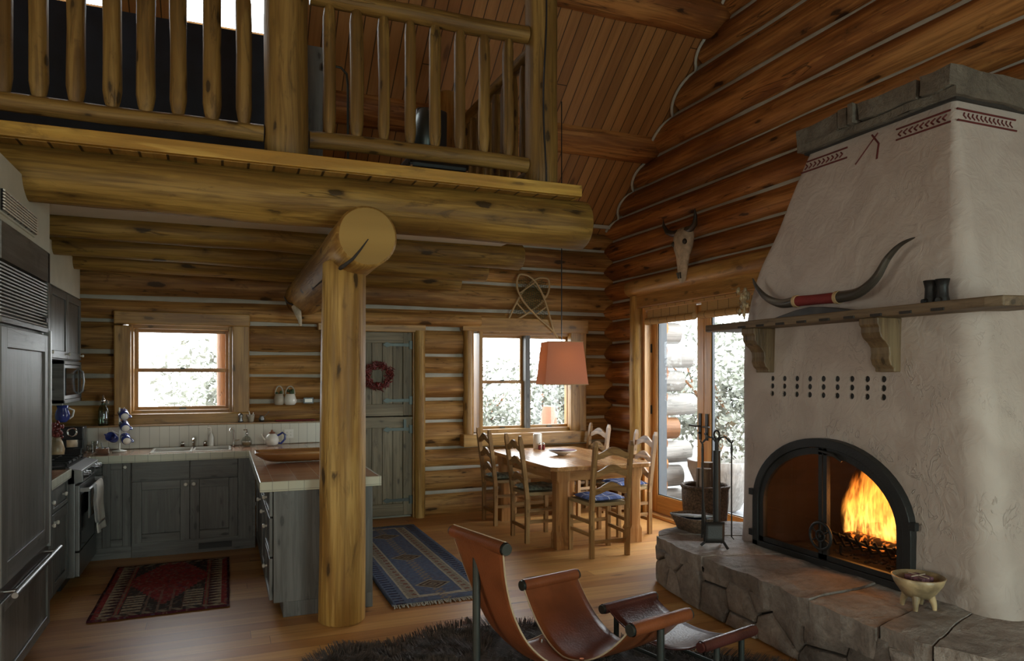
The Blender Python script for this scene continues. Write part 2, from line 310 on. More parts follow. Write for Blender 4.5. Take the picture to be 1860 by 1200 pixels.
MT['reed'] = blinds()
def rug_mat(name, w, l, kind):
    # co.x across 0..w, co.y along 0..l  (metres)
    m, n, out = nt(name); b = NB(n); s = b('SeparateXYZ', {0: co_node(b)}); x, y = s.outputs[0], s.outputs[1]
    M_ = b.math
    ex = M_('MINIMUM', x, M_('SUBTRACT', w, x)); ey = M_('MINIMUM', y, M_('SUBTRACT', l, y))
    def band(v, a, c): return M_('MULTIPLY', M_('GREATER_THAN', v, a), M_('LESS_THAN', v, c))
    def checker(px, py, sx=.5): return M_('MULTIPLY', M_('LESS_THAN', M_('PINGPONG', x, px), px*sx), M_('LESS_THAN', M_('PINGPONG', y, py), py*sx))
    nz = b('TexNoise', {'Vector': sc(b, co_node(b), (30, 30, 1)), 'Scale': 1.0, 'Detail': 2.0}).outputs[0]
    if kind == 'blue':
        col = b.mix(b.rampf(nz, .3, .7), (.085, .11, .165, 1), (.11, .14, .21, 1))
        # dark outer border with comb marks
        comb = M_('MULTIPLY', band(ex, .03, .10), M_('LESS_THAN', M_('FRACT', M_('DIVIDE', y, .06)), .35))
        col = b.mix(comb, col, (.02, .022, .05, 1))
        cream = M_('MAXIMUM', M_('MULTIPLY', band(ex, .13, .235), M_('GREATER_THAN', ey, .10)), M_('MULTIPLY', band(ey, .10, .15), M_('GREATER_THAN', ex, .13)))
        cr = b.mix(M_('MULTIPLY', band(ex, .145, .22), M_('GREATER_THAN', M_('ADD', M_('PINGPONG', M_('ADD', y, M_('MULTIPLY', x, 1.5)), .022), M_('MULTIPLY', nz, .01)), .018)), (.38, .34, .26, 1), (.10, .08, .06, 1))
        cr = b.mix(M_('MULTIPLY', checker(.05, .045, .35), .8), cr, (.18, .05, .03, 1))
        col = b.mix(cream, col, cr)
        # diamonds down the centre
        cx = M_('ABSOLUTE', M_('SUBTRACT', x, w/2)); py = M_('PINGPONG', M_('SUBTRACT', y, .38), .42)
        dm = M_('ADD', M_('MULTIPLY', cx, .85), py)
        inner = M_('MULTIPLY', M_('LESS_THAN', dm, .12), M_('GREATER_THAN', ex, .25))
        ring = M_('MULTIPLY', band(dm, .105, .12), M_('GREATER_THAN', ex, .25))
        mott = b.mix(M_('GREATER_THAN', M_('PINGPONG', dm, .022), .011), (.07, .045, .035, 1), (.22, .18, .12, 1))
        col = b.mix(inner, col, mott); col = b.mix(ring, col, (.3, .26, .18, 1))
        zz = M_('MULTIPLY', M_('LESS_THAN', M_('ABSOLUTE', M_('SUBTRACT', cx, M_('PINGPONG', y, .035))), .009), M_('GREATER_THAN', dm, .12))
        col = b.mix(zz, col, (.24, .19, .14, 1))
    else:
        col = b.mix(b.rampf(nz, .3, .7), (.20, .024, .026, 1), (.28, .045, .04, 1))
        stripe = M_('LESS_THAN', M_('FRACT', M_('DIVIDE', y, .05)), .3)
        cx = M_('ABSOLUTE', M_('SUBTRACT', x, w/2))
        # dark stepped lozenges beside the centre field
        st = M_('ADD', cx, M_('MULTIPLY', M_('SNAP', M_('ABSOLUTE', M_('SUBTRACT', y, l*.62)), .05), .45))
        dk = M_('MULTIPLY', M_('GREATER_THAN', st, .29), M_('GREATER_THAN', ex, .17)); col = b.mix(dk, col, (.045, .035, .03, 1))
        lt = M_('MULTIPLY', M_('MULTIPLY', band(cx, .13, .25), M_('LESS_THAN', y, l*.36)), M_('GREATER_THAN', y, .08))
        lt2 = M_('MULTIPLY', lt, M_('GREATER_THAN', M_('FRACT', M_('DIVIDE', y, .06)), .4)); col = b.mix(lt2, col, (.34, .27, .19, 1))
        hooks = M_('MULTIPLY', M_('LESS_THAN', cx, .13), M_('MULTIPLY', M_('LESS_THAN', M_('PINGPONG', x, .04), .008), M_('LESS_THAN', y, l*.4))); col = b.mix(M_('MULTIPLY', hooks, .7), col, (.22, .14, .10, 1))
        sb = band(ex, .055, .14); tr = M_('GREATER_THAN', M_('PINGPONG', y, .035), M_('MULTIPLY', M_('SUBTRACT', ex, .05), .38))
        bc = b.mix(tr, (.06, .025, .025, 1), (.38, .30, .20, 1)); col = b.mix(sb, col, bc)
        col = b.mix(band(ex, .145, .16), col, (.22, .12, .07, 1))
        eb = M_('MULTIPLY', band(ey, .02, .07), M_('LESS_THAN', M_('FRACT', M_('ADD', M_('DIVIDE', x, .09), M_('MULTIPLY', ey, 9))), .45)); col = b.mix(eb, col, (.24, .19, .13, 1))
        col = b.mix(M_('LESS_THAN', M_('MINIMUM', ex, ey), .018), col, (.06, .012, .02, 1))
    vb = b('TexVoronoi', {'Vector': sc(b, co_node(b), (55, 38, 1)), 'Scale': 1.0})
    vc = b('SeparateColor', {0: vb.outputs['Color']})
    blk = b.ramp(vc.outputs[0], [(0, (.03, .02, .025, 1)), (.4, (.14, .04, .03, 1)), (.7, (.24, .19, .13, 1)), (1, (.05, .06, .10, 1))])
    col = b.mix(M_('MULTIPLY', M_('GREATER_THAN', vc.outputs[1], .55), .45 if kind == 'red' else .18), col, blk)
    p = b('BsdfPrincipled', {'Base Color': col, 'Roughness': .95, 'Specular IOR Level': .1})
    bu = b('Bump', {'Height': b('TexNoise', {'Vector': sc(b, co_node(b), (60, 400, 1)), 'Scale': 1.0}).outputs[0], 'Strength': .4, 'Distance': .004}); n.links.new(bu.outputs[0], p.inputs['Normal'])
    n.links.new(p.outputs[0], out.inputs[0]); return m

# ------------------------------------------------------------ mesh builder
class MB:
    def __init__(s): s.v = []; s.f = []; s.c = []; s.t = []; s.sm = []; s.mi = []
    def add(s, vs_, fs, co=None, smooth=False, mat=0, tint=1.0):
        k = len(s.v); s.v += [Vector(p) for p in vs_]
        s.c += [tuple(c) for c in (co if co is not None else vs_)]
        s.t += [tint]*len(vs_)
        for f in fs: s.f.append(tuple(i+k for i in f)); s.sm.append(smooth); s.mi.append(mat)
    def box(s, x0, x1, y0, y1, z0, z1, mat=0, tint=1.0, grain=None):
        x0, x1 = min(x0, x1), max(x0, x1); y0, y1 = min(y0, y1), max(y0, y1); z0, z1 = min(z0, z1), max(z0, z1)
        vs_ = [(x, y, z) for z in (z0, z1) for y in (y0, y1) for x in (x0, x1)]
        d = (x1-x0, y1-y0, z1-z0); a = d.index(max(d)) if grain is None else grain
        o = R.random()*40
        co = [(p[a]+o, p[(a+1) % 3]+o, p[(a+2) % 3]) for p in vs_]
        s.add(vs_, [(0, 2, 3, 1), (4, 5, 7, 6), (0, 1, 5, 4), (2, 6, 7, 3), (0, 4, 6, 2), (1, 3, 7, 5)], co, False, mat, tint)
    def bar(s, p0, p1, w, h, mat=0, up=(0, 0, 1), tint=1.0, w1=None, h1=None):
        p0 = Vector(p0); p1 = Vector(p1); d = (p1-p0); L = d.length; d.normalize(); up = Vector(up)
        if abs(d.dot(up)) > .98: up = Vector((0, 1, 0))
        a = d.cross(up).normalized(); c = a.cross(d).normalized(); vs_ = []; co = []; o = R.random()*40
        for (p, x, ww, hh) in ((p0, 0, w, h), (p1, L, w1 or w, h1 or h)):
            for sa, sb in ((-1, -1), (1, -1), (1, 1), (-1, 1)):
                vs_.append(p+a*sa*ww/2+c*sb*hh/2); co.append((x+o, sa*ww/2+o, sb*hh/2))
        s.add(vs_, [(3, 2, 1, 0), (4, 5, 6, 7), (0, 1, 5, 4), (1, 2, 6, 5), (2, 3, 7, 6), (3, 0, 4, 7)], co, False, mat, tint)
    def tube(s, pts, rad, n=12, caps=True, mat=0, amp=0, tint=1.0, smooth=True, flat=1.0, capmat=None, freq=3.0):
        pts = [Vector(p) for p in pts]; N = len(pts)
        if not isinstance(rad, (list, tuple)): rad = [rad]*N
        T = [(pts[min(i+1, N-1)]-pts[max(i-1, 0)]).normalized() for i in range(N)]
        up = Vector((0, 0, 1)) if abs(T[0].z) < .9 else Vector((1, 0, 0))
        a = T[0].cross(up).normalized(); L = 0; vs_ = []; co = []; o = R.random()*60
        for i in range(N):
            if i: L += (pts[i]-pts[i-1]).length
            a = (a-T[i]*a.dot(T[i])).normalized(); c = T[i].cross(a).normalized()
            for k in range(n):
                th = 2*PI*k/n; r = rad[i]
                if amp: r *= 1+amp*noise.noise(Vector((L*freq+o, math.cos(th)*1.3, math.sin(th)*1.3+o)))
                vs_.append(pts[i]+a*math.cos(th)*r+c*math.sin(th)*r*flat); co.append((L+o, math.cos(th)*r+o, math.sin(th)*r))
        fs = [(i*n+k, i*n+(k+1) % n, (i+1)*n+(k+1) % n, (i+1)*n+k) for i in range(N-1) for k in range(n)]
        s.add(vs_, fs, co, smooth, mat, tint)
        if caps:
            cm = mat if capmat is None else capmat
            for i, rev in ((0, True), (N-1, False)):
                ring = vs_[i*n:(i+1)*n]; rc = co[i*n:(i+1)*n]
                rc = [(q[1]*.06, q[2]*.06, o*.1) for q in rc]
                s.add(ring, [tuple(range(n))[::-1] if rev else tuple(range(n))], rc, False, cm, tint)
    def lathe(s, prof, c=(0, 0, 0), n=20, mat=0, smooth=True, tint=1.0):
        c = Vector(c); vs_ = []
        for r, z in prof:
            for k in range(n): vs_.append(c+Vector((r*math.cos(2*PI*k/n), r*math.sin(2*PI*k/n), z)))
        fs = [(i*n+k, i*n+(k+1) % n, (i+1)*n+(k+1) % n, (i+1)*n+k) for i in range(len(prof)-1) for k in range(n)]
        co = [((p-c).z, (p-c).x, (p-c).y) for p in vs_]
        if prof[0][0] > 1e-4: fs.append(tuple(range(n))[::-1])
        if prof[-1][0] > 1e-4: fs.append(tuple(range((len(prof)-1)*n, len(prof)*n)))
        s.add(vs_, fs, co, smooth, mat, tint)
    def prism(s, poly, fn, a, b_, mat=0, grain='a', tint=1.0, smooth=False):
        # poly: 2D points, fn(p, q, t) -> 3D ; extruded from t=a to t=b_
        n = len(poly); vs_ = [fn(p, q, a) for p, q in poly]+[fn(p, q, b_) for p, q in poly]; o = R.random()*40
        co = [((p if grain == 'a' else q)+o, (q if grain == 'a' else p), t) for t in (a, b_) for p, q in poly]
        fs = [tuple(range(n))[::-1], tuple(range(n, 2*n))]+[(i, (i+1) % n, n+(i+1) % n, n+i) for i in range(n)]
        s.add(vs_, fs, co, smooth, mat, tint)
    def grid(s, fn, nu, nv, mat=0, smooth=True, cof=None, close_u=False, tint=1.0):
        vs_ = []; co = []
        for j in range(nv+1):
            for i in range(nu+1):
                p = fn(i/nu, j/nv); vs_.append(p); co.append(cof(i/nu, j/nv) if cof else p)
        W = nu+1
        s.add(vs_, [(j*W+i, j*W+i+1, (j+1)*W+i+1, (j+1)*W+i) for j in range(nv) for i in range(nu)], co, smooth, mat, tint)
    def ball(s, c, r, n=12, mat=0, tint=1.0):
        c = Vector(c); rx, ry, rz = (r, r, r) if not isinstance(r, (tuple, list)) else r
        m_ = max(5, n//2)
        pr = [(math.sin(PI*i/m_), -math.cos(PI*i/m_)) for i in range(m_+1)]; vs_ = []
        for a, z in pr:
            for k in range(n): vs_.append(c+Vector((rx*a*math.cos(2*PI*k/n), ry*a*math.sin(2*PI*k/n), rz*z)))
        s.add(vs_, [(i*n+k, i*n+(k+1) % n, (i+1)*n+(k+1) % n, (i+1)*n+k) for i in range(m_) for k in range(n)], None, True, mat, tint)
    def build(s, name, mats, parent=None, bevel=0, solid=0, sub=0, origin=None, recalc=True):
        if not isinstance(mats, (list, tuple)): mats = [mats]
        vv = s.v
        if parent is not None:
            off = BASE.get(parent.name, Vector((0, 0, 0))); loc = Vector((0, 0, 0))
        else:
            if origin is None:
                xs = [p.x for p in vv]; ys = [p.y for p in vv]; zs = [p.z for p in vv]
                origin = ((min(xs)+max(xs))/2, (min(ys)+max(ys))/2, min(zs))
            off = Vector(origin); loc = off
        me = bpy.data.meshes.new(name); me.from_pydata([tuple(p-off) for p in vv], [], s.f)
        at = me.attributes.new('co', 'FLOAT_VECTOR', 'POINT'); at.data.foreach_set('vector', [x for c in s.c for x in c])
        at = me.attributes.new('tint', 'FLOAT', 'POINT'); at.data.foreach_set('value', s.t)
        me.polygons.foreach_set('use_smooth', s.sm); me.polygons.foreach_set('material_index', s.mi)
        for m in mats: me.materials.append(MT[m] if isinstance(m, str) else m)
        me.validate(); me.update()
        if recalc:
            import bmesh
            bm = bmesh.new(); bm.from_mesh(me); bmesh.ops.recalc_face_normals(bm, faces=bm.faces); bm.to_mesh(me); bm.free()
        o = bpy.data.objects.new(name, me); COL.objects.link(o); o.location = loc
        if parent is not None:
            o.parent = parent; BASE[o.name] = off
        else: BASE[o.name] = off
        if solid: q = o.modifiers.new('s', 'SOLIDIFY'); q.thickness = solid; q.offset = 0
        if bevel: q = o.modifiers.new('b', 'BEVEL'); q.width = bevel; q.segments = 2; q.limit_method = 'ANGLE'; q.angle_limit = math.radians(40)
        if sub: q = o.modifiers.new('u', 'SUBSURF'); q.levels = sub; q.render_levels = sub
        return o
BASE = {}
def tag(o, label=None, cat=None, group=None, kind=None):
    if label: o['label'] = label
    if cat: o['category'] = cat
    if group: o['group'] = group
    if kind: o['kind'] = kind
    return o
def thing(name, label, cat, loc=(0, 0, 0), group=None, kind=None):
    o = bpy.data.objects.new(name, None); COL.objects.link(o); o.location = loc; o.empty_display_size = .1
    BASE[o.name] = Vector(loc); return tag(o, label, cat, group, kind)
def copy_tree(o, parent=None):
    c = o.copy(); COL.objects.link(c); c.parent = parent; BASE[c.name] = BASE.get(o.name, Vector((0, 0, 0)))
    for ch in list(o.children): copy_tree(ch, c)
    return c
def B1(name, mat, fn, parent=None, **kw):
    m = MB(); fn(m); return m.build(name, mat, parent, **kw)
def box1(name, mat, x0, x1, y0, y1, z0, z1, parent=None, bevel=0, **kw):
    m = MB(); m.box(x0, x1, y0, y1, z0, z1, **kw); return m.build(name, mat, parent, bevel=bevel)
def logpts(p0, p1, seg=.25, wob=.008):
    p0 = Vector(p0); p1 = Vector(p1); L = (p1-p0).length; n = max(2, int(L/seg)); o = R.random()*90
    return [p0.lerp(p1, i/n)+Vector((noise.noise(Vector((i*.35+o, 1, 2))), noise.noise(Vector((i*.35+o, 7, 2))), noise.noise(Vector((i*.35+o, 1, 9)))))*wob for i in range(n+1)]

def smoothp(P, n=5):
    out = []
    for i in range(len(P)-1):
        a, b, c, d = P[max(0, i-1)], P[i], P[i+1], P[min(len(P)-1, i+2)]
        for k in range(n):
            t = k/n; out.append(.5*((2*b)+(c-a)*t+(2*a-5*b+4*c-d)*t*t+(3*b-a-3*c+d)*t**3))
    return out+[P[-1]]

# ============================================================ THE SETTING
YB = 7.80; XR = 4.46        # tangent planes of the back and right log walls
def ux(u, Y): return PY(u, 600, Y).x
def vz(u, v, Y): return PY(u, v, Y).z
def uy(u, X): return PX(u, 600, X).y
RZ0, RY0, RS = 3.36, 7.87, .80       # roof plane: z = RZ0 + RS*(RY0-y)
RIDGE = 2.9
def roofz(y): return RZ0+RS*(RY0-y) if y > RIDGE else RZ0+RS*(RY0-RIDGE)-RS*(RIDGE-y)
def roofy(z): return RY0-(z-RZ0)/RS

m = MB(); m.add([(-3.8, -2, 0), (4.75, -2, 0), (4.75, 8.0, 0), (-3.8, 8.0, 0), (-3.8, -2, -.12), (4.75, -2, -.12), (4.75, 8, -.12), (-3.8, 8, -.12)],
      [(0, 1, 2, 3), (7, 6, 5, 4), (0, 4, 5, 1), (1, 5, 6, 2), (2, 6, 7, 3), (3, 7, 4, 0)])
tag(m.build('floor', 'floor'), 'honey pine plank floor with dark knots', kind='structure')

# openings
W1 = (ux(222, YB), ux(441, YB), vz(300, 765, YB), vz(300, 573, YB))
W2 = (ux(856, YB), ux(1045, YB), vz(950, 785, YB), vz(950, 600, YB))
D1 = (1.06, ux(752, YB), 0, vz(700, 598, YB))
D2 = (5.02, 7.02, 0, 2.44)

def log_wall(name, axis, plane, sgn, chinks, ends, openings, mat, rh=.15, slope=None, label=None, crad=.034, cdep=.096):
    """axis 'x' or 'y' the logs run along; sgn: outward direction from the room"""
    mlog, mch = MB(), MB()
    def pt(a, d, z): return (a, plane+sgn*d, z) if axis == 'x' else (plane+sgn*d, a, z)
    for i in range(len(chinks)-1):
        z0, z1 = chinks[i], chinks[i+1]; zc = (z0+z1)/2; rv = (z1-z0)/2+.010
        lo, hi = ends(zc)
        if hi-lo < .2: continue
        segs = [(lo, hi)]
        for (a, b, c, d) in openings:
            if c-.04 < zc < d+.04:
                ns = []
                for p, q in segs:
                    if b <= p or a >= q: ns.append((p, q)); continue
                    if a > p+.05: ns.append((p, a))
                    if b < q-.05: ns.append((b, q))
                segs = ns
        tint = R.uniform(.82, 1.12); k = R.uniform(-.006, .006)
        for p, q in segs:
            L = q-p; n = max(3, int(L/.13)); o = R.random()*50
            xs = [p+L*t/n for t in range(n+1)]
            bev = L < 1.2 and axis == 'x'
            if bev: xs = [p, p+.02, p+.05, p+.09]+xs[1:-1]+[q-.09, q-.05, q-.02, q]; xs = sorted(set(xs))
            pts = []; rr = []
            for x in xs:
                e = min(x-p, q-x); s_ = 1.0
                if bev and e < .09: s_ = .80+.2*math.sqrt(max(0, 1-(1-e/.09)**2))
                pts.append(Vector(pt(x, rh+k+.006*noise.noise(Vector((x*.9+o, 3, zc))), zc+.010*noise.noise(Vector((x*.7+o, 9, zc))))))
                rr.append(rh*s_*(1+.05*noise.noise(Vector((x*1.1+o, 5, zc)))))
            mlog.tube(pts, rr, n=20, amp=.03, tint=tint, flat=rv/rh, freq=1.5)
    for i, z in enumerate(chinks):
        lo, hi = ends(z); segs = [(lo, hi)]
        if hi-lo < .1: continue
        for (a, b, c, d) in openings:
            if c < z < d:
                ns = []
                for p, q in segs:
                    if b <= p or a >= q: ns.append((p, q)); continue
                    if a > p+.05: ns.append((p, a))
                    if b < q-.05: ns.append((b, q))
                segs = ns
        for p, q in segs:
            n = max(2, int((q-p)/.12)); o = R.random()*50
            xs = [p+(q-p)*t/n for t in range(n+1)]
            pts = [Vector(pt(x, cdep+.006*noise.noise(Vector((x*2+o, 1, z))), z+.012*noise.noise(Vector((x*.8+o, 1, z*3))))) for x in xs]
            mch.tube(pts, [crad*(1+.25*noise.noise(Vector((x*2.5+o, 4, 4)))) for x in xs], n=8, flat=1.2)
    w_ = mlog.build(name, mat); tag(w_, label, kind='structure')
    mch.build('chinking', 'chink', w_)
    return w_
bch = [-.02, .25, .525, .76, 1.065, 1.32, 1.587, 1.82, 2.13, 2.35, 2.685, 2.875, 3.15, 3.38, 3.62]
wb = log_wall('wall_back', 'x', YB, 1, bch, lambda z: (-3.7, 4.62),
              [W1, W2, D1], 'back_log', rh=.165, label='back wall of horizontal pine logs with pale chinking')
rch = [-.05, .18, .43, .68, .917, 1.22, 1.47, 1.76, 2.0, 2.276, 2.5, 2.76, 3.01, 3.27, 3.53, 3.79, 4.07, 4.42, 4.76, 5.06, 5.36, 5.66, 5.98, 6.3, 6.6, 6.9, 7.2]
def rends(z):
    if z < 3.45: return (-1.95, 7.95)
    return (max(-1.95, 2*RIDGE-roofy(z)-.05), roofy(z)+.06)
log_wall('wall_right', 'y', XR, 1, rch, rends, [D2], 'wall_log', rh=.19, crad=.030, cdep=.118, label='right wall of horizontal orange pine logs rising into the gable')
# solid sheathing behind the logs (with the same openings)
def sheath(name, rects, mat='trim'):
    m = MB()
    for r in rects: m.box(*r)
    return m
m = sheath('x', [(-3.8, W1[0], 8.0, 8.1, 0, 3.5), (W1[1], D1[0], 8.0, 8.1, 0, 3.5), (D1[1], W2[0], 8.0, 8.1, 0, 3.5), (W2[1], 4.7, 8.0, 8.1, 0, 3.5),
                 (W1[0], W1[1], 8.0, 8.1, 0, W1[2]), (W1[0], W1[1], 8.0, 8.1, W1[3], 3.5), (W2[0], W2[1], 8.0, 8.1, 0, W2[2]), (W2[0], W2[1], 8.0, 8.1, W2[3], 3.5),
                 (D1[0], D1[1], 8.0, 8.1, D1[3], 3.5), (D1[0], D1[1], 8.06, 8.1, 0, D1[3])])
m.build('sheathing', 'mortar', wb)
m = sheath('x', [(4.7, 4.8, -2, D2[0], 0, 7.6), (4.7, 4.8, D2[1], 8.1, 0, 7.6), (4.7, 4.8, D2[0], D2[1], D2[3], 7.6)])
m.build('sheathing', 'mortar', bpy.data.objects['wall_right'])
# scribe line of chinking where the gable logs meet the ceiling
def scribe():
    m = MB(); pts = []
    def surf(z):
        for a, b in zip(rch, rch[1:]):
            if a <= z <= b:
                t = (z-(a+b)/2)/((b-a)/2+.01); return XR+.19-.19*math.sqrt(max(0, 1-t*t*.93))
        return XR
    z = 3.40
    while z < 7.1:
        x = min(surf(z), XR+.10); pts.append((x-.012, roofy(z)-.03, z-.012)); z += .03
    m.tube(pts, .016, n=8); return m.build('scribed_chinking', 'chink', bpy.data.objects['wall_right'])
scribe()
box1('eave_chinking', 'chink', -3.7, 4.5, 7.72, 7.76, 3.41, 3.45, wb)

# roof: two plank slopes; skylight openings in the back slope
SKY = [(-1.45, -.80, 5.7, 6.6), (-.285, .50, 5.7, 6.6)]
def roof():
    m = MB()
    def slab(x0, x1, y0, y1):
        k = math.hypot(1, RS); vs_ = []; co = []
        for dz in (0, .18):
            for x, y in ((x0, y0), (x1, y0), (x1, y1), (x0, y1)):
                vs_.append((x, y, roofz(y)+dz)); co.append((y*k, x, dz))
        m.add(vs_, [(0, 1, 2, 3), (7, 6, 5, 4), (0, 4, 5, 1), (1, 5, 6, 2), (2, 6, 7, 3), (3, 7, 4, 0)], co)
    ya, yb = 5.7, 6.6
    slab(-3.9, 4.85, yb, 8.3); slab(-3.9, 4.85, RIDGE+.0001, ya)
    xs = [-3.9, SKY[0][0], SKY[0][1], SKY[1][0], SKY[1][1], 4.85]
    for a, b in ((0, 1), (2, 3), (4, 5)): slab(xs[a], xs[b], ya, yb)
    slab(-3.9, 4.85, -2.3, RIDGE)
    return tag(m.build('ceiling', 'roof'), 'sloping ceiling of varnished pine boards', kind='structure')
rf = roof()
for i, (x0, x1, y0, y1) in enumerate(SKY):
    r_ = thing('window_%d' % (3+i), 'skylight in the sloping board ceiling', None, ((x0+x1)/2, (y0+y1)/2, roofz((y0+y1)/2)), kind='structure')
    m = MB()
    for a, b in (((x0, y0), (x1, y0)), ((x0, y1), (x1, y1)), ((x0, y0), (x0, y1)), ((x1, y0), (x1, y1))):
        m.bar((a[0], a[1], roofz(a[1])+.10), (b[0], b[1], roofz(b[1])+.10), .03, .22)
    m.build('window_frame', 'trim', r_)
    m = MB(); m.add([(x0, y0, roofz(y0)+.16), (x1, y0, roofz(y0)+.16), (x1, y1, roofz(y1)+.16), (x0, y1, roofz(y1)+.16)], [(0, 1, 2, 3)]); m.build('pane', 'glass', r_)
# side and front walls
def wallbox(name, rects, mat, label):
    m = MB()
    for r in rects: m.box(*r)
    return tag(m.build(name, mat), label, kind='structure')
wallbox('wall_left', [(-3.95, -3.8, -2.1, LWIN[0], 0, 7.6), (-3.95, -3.8, LWIN[1], 8.1, 0, 7.6), (-3.95, -3.8, LWIN[0], LWIN[1], 0, LWIN[2]), (-3.95, -3.8, LWIN[0], LWIN[1], LWIN[3], 7.6)], 'plaster_wall', 'far side wall of the living room')
(A0, A1, A2, A3), (G0, G1, G2, G3) = FWIN
wallbox('wall_front', [(-3.95, A0, -2.2, -2.0, 0, 5.5), (A1, G0, -2.2, -2.0, 0, 5.5), (G1, 4.8, -2.2, -2.0, 0, 5.5)]+[(a, b, -2.2, -2.0, 0, c) for a, b, c, d in FWIN]+[(a, b, -2.2, -2.0, d, 5.5) for a, b, c, d in FWIN], 'back_log', 'wall with windows opposite the kitchen')
for i, (x0, x1, z0, z1) in enumerate(FWIN):
    r_ = thing('window_%d' % (5+i), 'window in the wall opposite the kitchen', None, ((x0+x1)/2, -2.1, z0), kind='structure')
    m = MB()
    for r in ((x0, x0+.05, -2.16, -2.06, z0, z1), (x1-.05, x1, -2.16, -2.06, z0, z1), (x0, x1, -2.16, -2.06, z0, z0+.05), (x0, x1, -2.16, -2.06, z1-.05, z1)): m.box(*r)
    m.build('window_frame', 'trim', r_)
    m = MB(); m.add([(x0, -2.11, z0), (x1, -2.11, z0), (x1, -2.11, z1), (x0, -2.11, z1)], [(0, 1, 2, 3)]); m.build('pane', 'glass_green_cast' if i else 'glass_warm', r_)
r_ = thing('window_7', 'unseen window added for side light in the far living room wall', None, (-3.88, 1.9, .9), kind='structure')
a, b_, c, d = LWIN; m = MB()
for q_ in ((a, a+.05, c, d), (b_-.05, b_, c, d), (a, b_, c, c+.05), (a, b_, d-.05, d)): m.box(-3.93, -3.84, *q_)
m.build('window_frame', 'trim', r_)
m = MB(); m.add([(-3.88, a, c), (-3.88, b_, c), (-3.88, b_, d), (-3.88, a, d)], [(0, 1, 2, 3)]); m.build('pane', 'glass_warm', r_)
# kitchen side wall, soffit above the refrigerator, plaster ceiling under the loft
wallbox('wall_kitchen', [(-1.70, -1.57, 3.90, 7.9, 0, 2.66), (-1.57, -1.225, 5.02, 7.62, 2.30, 2.64), (-1.57, -.965, 3.90, 5.02, 2.33, 2.64)], 'plaster_wall', 'pale plaster kitchen side wall and soffit')
wallbox('ceiling_kitchen', [(-3.8, 2.16, 4.56, 7.9, 2.672, 2.80)], 'plaster_ceiling', 'white plaster ceiling between the loft joists')

# ---------------- log frame of the loft
def one_log(name, p0, p1, r, mat, label, cat, group=None, amp=.045, n=28, endr=None, wob=.012, seg=.2, capmat=None):
    m = MB(); pts = logpts(p0, p1, seg, wob); N = len(pts)
    rr = [r+(((endr or r)-r)*i/(N-1)) for i in range(N)]
    # chamfered ends
    d0 = (pts[1]-pts[0]).normalized(); d1 = (pts[-1]-pts[-2]).normalized()
    pts = [pts[0], pts[0]+d0*.015]+pts[1:-1]+[pts[-1]-d1*.015, pts[-1]]; rr = [rr[0]-.014, rr[0]]+rr[1:-1]+[rr[-1], rr[-1]-.014]
    m.tube(pts, rr, n=n, amp=amp, freq=1.6, capmat=capmat)
    return m
m = one_log('', (.72, 4.70, 0), (.735, 4.70, 2.33), .150, '', '', '', endr=.138, amp=.035, wob=.006)
post = m.build('log_post', 'post_log'); tag(post, 'thick varnished log post holding up the loft beside the peninsula', 'post')
m = one_log('', (.80, 4.24, 2.425), (.80, 7.84, 2.41), .182, '', '', '', endr=.19, amp=.03, n=36, wob=.004, capmat=1)
cl = m.build('cross_log', ['post_log', 'beam_log']); tag(cl, 'large round log with a long drying crack resting on the post', 'beam')
mk = MB()  # drying crack running along the flank onto the end face
def on_log(u, v):
    d = ray(u, v); ox, oz = CAM.x-.80, CAM.z-2.425; A_ = d.x**2+d.z**2; B_ = ox*d.x+oz*d.z; t = (-B_-math.sqrt(max(0, B_*B_-A_*(ox*ox+oz*oz-.189**2))))/A_
    return CAM+d*t
cr = [on_log(u, v) for u, v in ((621, 485), (612, 491), (604, 497), (596, 502), (588, 508), (580, 514), (572, 521), (564, 527), (557, 533))]
fc_ = [PY(u, v, 4.238) for u, v in ((669, 434), (655, 453), (641, 470), (627, 481))]
mk.tube(fc_+cr, [.003, .006, .009, .011]+[.013*(1-i/9.5) for i in range(9)], n=7)
mk.build('drying_crack', 'mortar', cl)
m = one_log('', (-3.7, 4.52, 2.692), (ux(1058, 4.52), 4.52, 2.662), .128, '', '', '', endr=.172, amp=.04, n=30)
tag(m.build('loft_beam', 'beam_log'), 'heavy peeled log beam carrying the front edge of the loft', 'beam')
XJ = 2.38
for k, (y, z, lab) in enumerate(((5.64, 2.632, 'ceiling joist log next behind the heavy loft beam'), (6.52, 2.632, 'middle one of the three ceiling joist logs over the kitchen'), (7.34, 2.632, 'ceiling joist log nearest the back wall over the kitchen'))):
    m = one_log('', (-1.35, y, z-.010), (XJ, y, z-.020), .080, '', '', '', endr=.112, amp=.04)
    tag(m.build('joist_log', 'beam_log'), lab, 'joist', 'joist logs under the loft')
for y, z, r, lab in ((6.93, 4.20, .185, 'lowest round purlin log crossing the sloping ceiling'), (5.75, 5.13, .20, 'upper round purlin log crossing the sloping ceiling')):
    m = one_log('', (-3.7, y, z), (4.58, y, z), r, '', '', '', amp=.04)
    tag(m.build('purlin_log', 'wall_log'), lab, 'beam')
